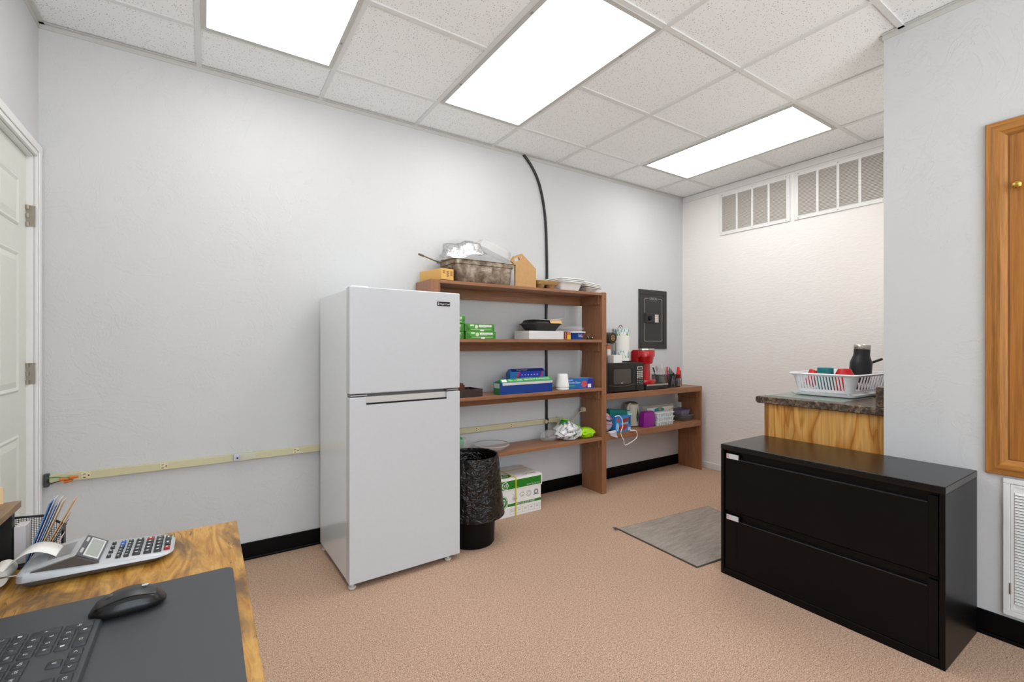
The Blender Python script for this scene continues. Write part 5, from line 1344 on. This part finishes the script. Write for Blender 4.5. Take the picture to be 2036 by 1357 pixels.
solo('charging_cord', G().tube([(2.792, 2.694, ZL + .1345), (2.835, 2.690, ZL + .138), (2.868, 2.688, ZL + .105), (2.874, 2.686, ZL + .05), (2.850, 2.684, ZL + .005), (2.856, 2.682, ZL - .03), (2.880, 2.68, ZL - .068), (2.884, 2.68, ZL - .098), (2.91, 2.68, ZL - .108), (2.97, 2.68, ZL - .092), (3.030, 2.68, ZL - .066), (3.040, 2.68, ZL - .035), (3.03, 2.682, ZL - .006), (3.0, 2.686, ZL + .003), (2.972, 2.695, ZL + .0045)], .0038, 8, 5), M('#F0EEEA', .4), 'white charging cord looping down over the lower tier edge', 'cord', smooth=True)

# ------------------------------------------------------------------ the desk in the near corner and what lies on it
ZD = .740
T = thing('desk', 'rustic brown wood desk with a black frame in the near corner', 'desk', (-.265, .77, 0))
part(T, 'desktop', G().box(-.600, .070, .10, 1.434, ZD - .022, ZD - .0005), m_rustic, .002)
for x in (-.57, .03):
    for y in (.14, 1.385):
        part(T, 'leg', G().box(x - .02, x + .02, y - .02, y + .02, .001, ZD - .0225), m_black, .003)
part(T, 'rail', G().box(-.549, .009, 1.37, 1.40, ZD - .06, ZD - .0225), m_black)
part(T, 'rail', G().box(-.549, .009, .125, .155, ZD - .06, ZD - .0225), m_black)
m_padm = M('#45484C', .55)
solo('desk_pad', G().prism(rrect(-.330, .0485, .36, 1.140, .016), ZD, ZD + .0022, 'z'), m_padm, 'large dark grey desk pad under the keyboard and mouse', 'desk pad', .0006)
ZP = ZD + .0027
# keyboard: the typist sits on the room side, so its right-hand end points to the far wall
m_kb = M('#3E4245', .5); m_kk = M('#35393C', .45)
T = thing('keyboard', 'dark grey full-size keyboard on the desk pad', 'keyboard', (-.21, .81, ZP))
KX, KY = -.143, 1.030
part(T, 'case', G().prism([(KX, ZP + .002), (KX - .002, ZP + .009), (KX - .128, ZP + .015), (KX - .132, ZP + .012), (KX - .132, ZP), (KX, ZP)], KY - .445, KY, 'y'), m_kb, .0025)
def key(u, row, wu=1., lab='', hr=1, mk=None):
    x1 = KX - .0085 - row * .0195; x0 = x1 - .0165 - (hr - 1) * .0195
    y1 = KY - .0085 - u * .0195; y0 = y1 - wu * .0195 + .0028
    zt0 = ZP + .0085 + (KX - x1) * .05
    g = G().loft([prr(x0, x1, y0, y1, .002, zt0 - .003), prr(x0, x1, y0, y1, .002, zt0 + .0022 + (0)), prr(x0 + .001, x1 - .001, y0 + .001, y1 - .001, .002, zt0 + .0034)])
    k = part(T, 'key', g, mk or m_kk, smooth=True)
    if lab:
        text(k, lab, ((x0 + x1) / 2, (y0 + y1) / 2, zt0 + .0036), .0062 if len(lab) > 1 else .0042, .0050, M('#D9DEE2', .5) if not lab.startswith('F') else M('#8E9AE0', .5), Euler((0, 0, R(90))).to_matrix().to_4x4(), 'legend')
for r_, row in enumerate(((('Ent', 0, 2), ), ())): pass
key(0, 0, 1, 'Ent', 2); key(1, 0, 1, '.'); key(2, 0, 2, '0'); key(1, 1, 1, '3'); key(2, 1, 1, '2'); key(3, 1, 1, '1')
key(0, 2, 1, '+', 2); key(1, 2, 1, '6'); key(2, 2, 1, '5'); key(3, 2, 1, '4'); key(1, 3, 1, '9'); key(2, 3, 1, '8'); key(3, 3, 1, '7')
key(0, 4, 1, '-'); key(1, 4, 1, '*'); key(2, 4, 1, '/'); key(3, 4, 1, 'Num'); 
for i, s in enumerate(('C', 'M', '%', '=')): key(i, 5, 1, s)
for i, s in enumerate(('>', 'v', '<')): key(4.3 + i, 0, 1, s)
key(5.3, 1, 1, '^')
for r_ in (3, 4): 
    for i, s in enumerate((('Dn', 'End', 'Del'), ('Up', 'Hm', 'Ins'))[r_ - 3]): key(4.3 + i, r_, 1, s)
for i, s in enumerate(('Brk', 'Scr', 'Prt')): key(4.3 + i, 5, 1, s)
key(7.6, 0, 1.2, 'Ctl'); key(8.8, 0, 1.2, 'Fn'); key(10, 0, 1.2, 'Alt'); key(11.2, 0, 6, ''); key(7.6, 1, 2.6, 'Sh'); key(7.6, 2, 2.2, 'Ret'); key(7.6, 3, 1.5, '|'); key(7.6, 4, 2, 'Bk')
for i in range(4): key(10.2 + i, 1, 1, '/.,M'[i]); key(9.8 + i, 2, 1, "';LK"[i]); key(9.1 + i, 3, 1, '][PO'[i]); key(9.6 + i, 4, 1, '=-09'[i]); key(7.6 + i * 1.1, 5, 1, ('F12', 'F11', 'F10', 'F9')[i])

# mouse
T = thing('mouse', 'black computer mouse on the desk pad in front of the calculator', 'mouse', (-.112, 1.052, ZP), R(4))
def msec(x):
    t = (x + .054) / .108
    w = .031 * (1 - abs(2 * t - 1.02) ** 3.2) ** .5 if abs(2 * t - 1.02) < 1 else .001
    h = .012 + .024 * math.sin(PI * min(1, max(0, (t * .78 + .10)))) ** 1.2 * (1 if t < .93 else .93)
    return max(w, .004), h
rg = []; top = []
xs_ = [-.054 + .108 * i / 16 for i in range(17)]
for x in xs_:
    w, h = msec(x)
    e = min(1, (x + .056) / .012, (.056 - x) / .016)
    h = .008 + (h - .008) * max(.12, e)
    rg.append([(x, w * 1.02, .002), (x, w * 1.08, .010), (x, w * .93, h * .78), (x, w * .55, h * .97), (x, 0, h), (x, -w * .55, h * .97), (x, -w * .93, h * .78), (x, -w * 1.08, .010), (x, -w * 1.02, .002)])
part(T, 'shell', G().loft(rg), M('#121213', .28), smooth=True, sub=1)
rg = []
for x in [-.050 + .088 * i / 12 for i in range(13)]:
    w, h = msec(x); e = min(1, (x + .056) / .012, (.056 - x) / .016); h = .008 + (h - .008) * max(.12, e)
    rg.append([(x, w * .72, h * .90), (x, w * .45, h * .985 + .0008), (x, 0, h + .0012), (x, -w * .45, h * .985 + .0008), (x, -w * .72, h * .90)])
part(T, 'button_cover', G().loft(rg, False, False, False), M('#2A2B2D', .38), smooth=True)
part(T, 'wheel', G().cyl((-.026, -.004, .0265), (-.026, .004, .0265), .0085, n=16), M('#4A4B4D', .4), .001)
part(T, 'logo_mark', G().prism([(.018, -.003), (.026, -.003), (.028, .0), (.026, .003), (.018, .003)], .0366, .0372, 'z'), M('#C9D2D8', .3))

# printing calculator
m_cal = M('#C2C5C8', .35, .25); m_cald = M('#6C6C6E', .4)
T = thing('printing_calculator', 'silver printing calculator with a curl of paper on the desk', 'calculator', (-.18, 1.31, ZD))
A0, A1, B0, B1 = -.300, -.058, 1.243, 1.378
def outline(inset, r1=.036, r0=.012):
    x0, x1, y0, y1 = A0 + inset, A1 - inset, B0 + inset, B1 - inset; out = []
    for cx, cy, a, r in ((x1 - r1, y1 - r1, 0, r1), (x0 + r0, y1 - r0, 90, r0), (x0 + r0, y0 + r0, 180, r0), (x1 - r1, y0 + r1, 270, r1)):
        for i in range(9): 
            t = R(a + 90 * i / 8); out.append((cx + r * math.cos(t), cy + r * math.sin(t)))
    return out
def dz(x): return ZD + .0165 + .016 * (A1 - x) / (A1 - A0)
base = [[(x, y, ZD + .003) for x, y in outline(.012)], [(x, y, ZD + .004 + .0 * x) for x, y in outline(.010)], [(x, y, ZD + .012 + .004 * (A1 - x) / .24) for x, y in outline(0)]]
part(T, 'base', G().loft(base), m_cald, smooth=True)
part(T, 'body', G().loft([[(x, y, ZD + .0122 + .004 * (A1 - x) / .24) for x, y in outline(0)], [(x, y, dz(x) - .003) for x, y in outline(.0006)], [(x, y, dz(x)) for x, y in outline(.004)]]), m_cal, smooth=True)
# display housing and printer cover
XR0, XD0 = -.217, -.181
dk = lambda x: dz(x) + .0003
hs = [(XD0, dk(XD0)), (XR0, ZD + .047), (A0 + .012, dk(A0 + .012) + .002), (A0 + .012, dk(A0 + .012) - .002), (XD0, dk(XD0) - .002)]
part(T, 'printer_cover', G().prism(hs, B0 + .012, B1 - .010, 'y'), m_cal, .0015)
part(T, 'side_cheek', G().prism([(XD0 + .001, dk(XD0)), (XR0, ZD + .0465), (A0 + .02, dk(A0 + .02))], B0 + .0045, B0 + .0118, 'y'), M('#55504C', .4))
def dpanel(a, b, y0, y1, off, m, nm, par):
    vx, vz = XR0 - XD0, ZD + .047 - dk(XD0); L = math.hypot(vx, vz); nx, nz = -vz / L * -1, vx / L * -1
    if nz < 0: nx, nz = -nx, -nz
    P = lambda t, y, o: (XD0 + vx * t + nx * o, y, dk(XD0) + vz * t + nz * o)
    return part(par, nm, G().loft([[P(a, y0, -.0005), P(a, y1, -.0005), P(b, y1, -.0005), P(b, y0, -.0005)], [P(a, y0, off), P(a, y1, off), P(b, y1, off), P(b, y0, off)]]), m)
hd = dpanel(.02, .99, B0 + .010, B1 - .008, .002, M('#4A4B4F', .3), 'display_bezel', T)
dpanel(.10, .74, B0 + .018, B1 - .016, .0026, M('#D8D9D6', .35), 'display_border', hd)
dpanel(.16, .68, B0 + .024, B1 - .022, .0030, M('#A5AAA2', .25), 'lcd', hd)
for y in (B0 + .028, B1 - .045): dpanel(.82, .92, y, y + .024, .0026, M('#BEBFC0', .3), 'printed_name', hd)
# printer hatch
part(T, 'paper_hatch', G().add([(-.228, B0 + .035, ZD + .0457), (-.228, B1 - .032, ZD + .0457), (-.262, B1 - .032, ZD + .0397), (-.262, B0 + .035, ZD + .0397)], [(0, 1, 2, 3)]), M('#8E9092', .25))
# keys: columns run from the display towards the typist
mk_ = {'k': M('#26282B', .35), 'g': M('#3E4A4A', .35), 'r': M('#A0202E', .35), 'b': M('#1A5CA8', .35), 'w': M('#BFC3C6', .4)}
def ckey(x, y, lx, ly, c='k'):
    z = dz(x)
    k = part(T, 'key', G().loft([prr(x - lx, x + lx, y - ly, y + ly, .0015, z - .0005), prr(x - lx, x + lx, y - ly, y + ly, .0015, z + .0035), prr(x - lx * .8, x + lx * .8, y - ly * .8, y + ly * .8, .0012, z + .0050)]), mk_[c], smooth=True)
    part(k, 'legend', G().box(x - lx * .3, x + lx * .3, y - ly * .3, y + ly * .3, z + .0049, z + .0053), M('#E4E6E8', .5))
for i, c in enumerate('kkkk'): ckey(-.168, B0 + .030 + i * .025, .0035, .0045, c)
for j, (x, col) in enumerate(((-.152, 'kkkkbb'), (-.139, 'kkkkkk'))):
    for i, c in enumerate(col): ckey(x, B0 + .022 + i * .0165, .0042, .0055, c)
for j, (x, col) in enumerate(((-.1225, 'kkkkk'), (-.104, 'kkkkr'), (-.0865, 'kkkkg'))):
    for i, c in enumerate(col): ckey(x, B0 + .026 + i * .0195, .0066, .0072, c)
ckey(-.0705, B0 + .0325, .0055, .008, 'r'); ckey(-.0705, B0 + .0615, .0055, .0125, 'k'); ckey(-.0705, B0 + .095, .0055, .013, 'g')
# paper strip, roll and its wire arm
g = G(); n = 14; arc = [(-.250, ZD + .0425), (-.262, ZD + .052), (-.278, ZD + .0585), (-.294, ZD + .0575), (-.310, ZD + .047), (-.322, ZD + .034), (-.334, ZD + .022)]
sp_ = spline([Vector((x, 0, z)) for x, z in arc], 4)
for p in sp_: g.add([(p.x, B0 + .040, p.z), (p.x, B0 + .098, p.z)], [])
for i in range(len(sp_) - 1): g.f.append((2 * i, 2 * i + 2, 2 * i + 3, 2 * i + 1)); g.m.append(0)
ps = part(T, 'paper_strip', g, M('#EDEBE6', .7), smooth=True)
md = ps.modifiers.new('thick', 'SOLIDIFY'); md.thickness = .0004
part(T, 'paper_roll', G().cyl((-.334, B0 + .040, ZD + .0185), (-.334, B0 + .098, ZD + .0185), .0165, n=28), M('#E9E6DF', .7), smooth=True)
part(T, 'wire_arm', G().tube([(-.298, B0 + .030, ZD + .022), (-.325, B0 + .030, ZD + .024), (-.334, B0 + .032, ZD + .0185), (-.334, B0 + .0395, ZD + .0185)], .0015, 6, 3), m_steel, smooth=True)
# grey case and a loose roll at the picture edge
solo('grey_case', G().loft([prr(-.470, -.356, 1.262, 1.335, .008, ZD), prr(-.468, -.358, 1.264, 1.333, .008, ZD + .040), prr(-.462, -.364, 1.270, 1.327, .008, ZD + .044)]), M('#8E9596', .45), 'flat grey plastic case beside the calculator paper roll', 'case', smooth=True)
g = G().cyl((-.425, 1.290, ZD + .0615), (-.358, 1.318, ZD + .0615), .0165, n=26)
g.k = 1; g.cyl((-.4255, 1.2898, ZD + .0615), (-.4251, 1.28997, ZD + .0615), .006, n=14)
solo('paper_roll', g, [M('#F1EEE8', .7), M('#8A7458', .7)], 'loose white paper roll lying on the grey case', 'paper roll', smooth=True)

# riser shelf, papers, mesh sorter with folders
T = thing('desk_riser', 'wood topped riser with a black end panel on the far end of the desk', 'riser', (-.47, 1.16, ZD))
part(T, 'top', G().box(-.600, -.332, .92, 1.424, ZD + .1165, ZD + .131), m_grey_wood, .001)
part(T, 'end_panel', G().box(-.595, -.338, 1.388, 1.408, ZD + .0002, ZD + .116), M('#17140F', .5), .001)
part(T, 'end_panel', G().box(-.595, -.338, .935, .955, ZD + .0002, ZD + .116), M('#17140F', .5), .001)
solo('white_binder', G().box(-.50, -.3845, 1.345, 1.386, ZD + .0002, ZD + .105), M('#DDE0E2', .5), 'white binder standing under the desk riser', 'binder', .002)
solo('manila_folder', G().prism([(-.52, ZD + .1315), (-.356, ZD + .1315), (-.356, ZD + .166), (-.372, ZD + .1665), (-.38, ZD + .163), (-.52, ZD + .160)], 1.410, 1.4135, 'y'), M('#E3C79A', .7), 'manila folder standing on the desk riser', 'folder')
solo('sticky_tab', G().box(-.3795, -.370, 1.4065, 1.4085, ZD + .1315, ZD + .160), M('#E39A3C', .6), 'orange tab in front of the manila folder on the riser', 'tab')
T = thing('file_sorter', 'black mesh file sorter at the far edge of the desk', 'file sorter', (-.33, 1.41, ZD))
part(T, 'base', G().box(-.336, -.262, 1.372, 1.4325, ZD + .0002, ZD + .004), m_black)
part(T, 'back_rim', G().tube([(-.400, 1.4320, ZD + .097), (-.30, 1.4320, ZD + .089), (-.262, 1.4320, ZD + .060)], .0025, 6), m_black)
g = G()
for i in range(34):
    x = -.398 + i * .004; zt2 = ZD + (.097 - .08 * (x + .40) if x < -.30 else .089 - .76 * (x + .30))
    g.box(x - .0004, x + .0004, 1.4316, 1.4324, ZD + .004, zt2)
for k in range(22): 
    z = ZD + .006 + k * .004; g.box(-.398, -.30 if z > ZD + .06 else -.264, 1.4316, 1.4324, z - .0004, z + .0004)
part(T, 'mesh_back', g, m_black)
part(T, 'end_panel', G().prism([(1.408, ZD + .0042), (1.4290, ZD + .0042), (1.4290, ZD + .066), (1.408, ZD + .058)], -.2655, -.262, 'x'), m_black, .001)
def sheet(nm, xb, xt, z0, z1, ya, yb, th, m, label, cut=.0, grp=None):
    g = G().loft([[(xb, ya, z0), (xb + th, ya, z0), (xb + th, yb, z0), (xb, yb, z0)], [(xt, ya + cut, z1), (xt + th, ya + cut, z1), (xt + th, yb, z1 + .0), (xt, yb, z1 + .0)]])
    return solo(nm, g, m, label, 'folder' if 'folder' in nm else 'paper', group=grp)
za = ZD + .0046
solo('paper_sheaf', G().box(-.3355, -.318, 1.392, 1.428, za, ZD + .083), M('#DAD2D2', .7), 'upright pale sheaf of papers beside the riser panel', 'paper')
sheet('blue_folder', -.3165, -.2785, za, ZD + .128, 1.372, 1.405, .0022, M('#5C84BC', .6), 'blue folder leaning in the mesh sorter')
sheet('envelope', -.3125, -.270, za, ZD + .137, 1.373, 1.405, .0010, M('#D6DAE8', .6), 'pale bluish envelope behind the blue folder')
sheet('lilac_folder', -.3095, -.2700, za, ZD + .120, 1.372, 1.405, .0016, M('#8FA0CC', .6), 'lilac folder between the envelopes in the sorter')
sheet('envelope', -.3065, -.2615, za, ZD + .134, 1.374, 1.405, .0010, M('#E6E4E4', .6), 'white envelope in the middle of the sorter')
sheet('envelope', -.3035, -.258, za, ZD + .128, 1.372, 1.405, .0014, M('#D8C8AE', .65), 'cream envelope in the sorter')
sheet('manila_folder', -.2985, -.2395, za, ZD + .128, 1.371, 1.405, .0016, M('#D6A468', .65), 'tall manila folder leaning furthest out of the sorter')
sheet('manila_folder', -.2945, -.2495, za, ZD + .096, 1.372, 1.405, .0014, M('#CFA878', .65), 'short manila folder under the tall one')
sheet('paper_slip', -.2905, -.2535, za, ZD + .080, 1.370, 1.405, .0010, M('#57504C', .6), 'dark paper slip at the front of the sorter')
sheet('paper_slip', -.2805, -.2585, za, ZD + .055, 1.368, 1.400, .0010, M('#E3D2D4', .7), 'pink printed receipt at the front of the sorter')
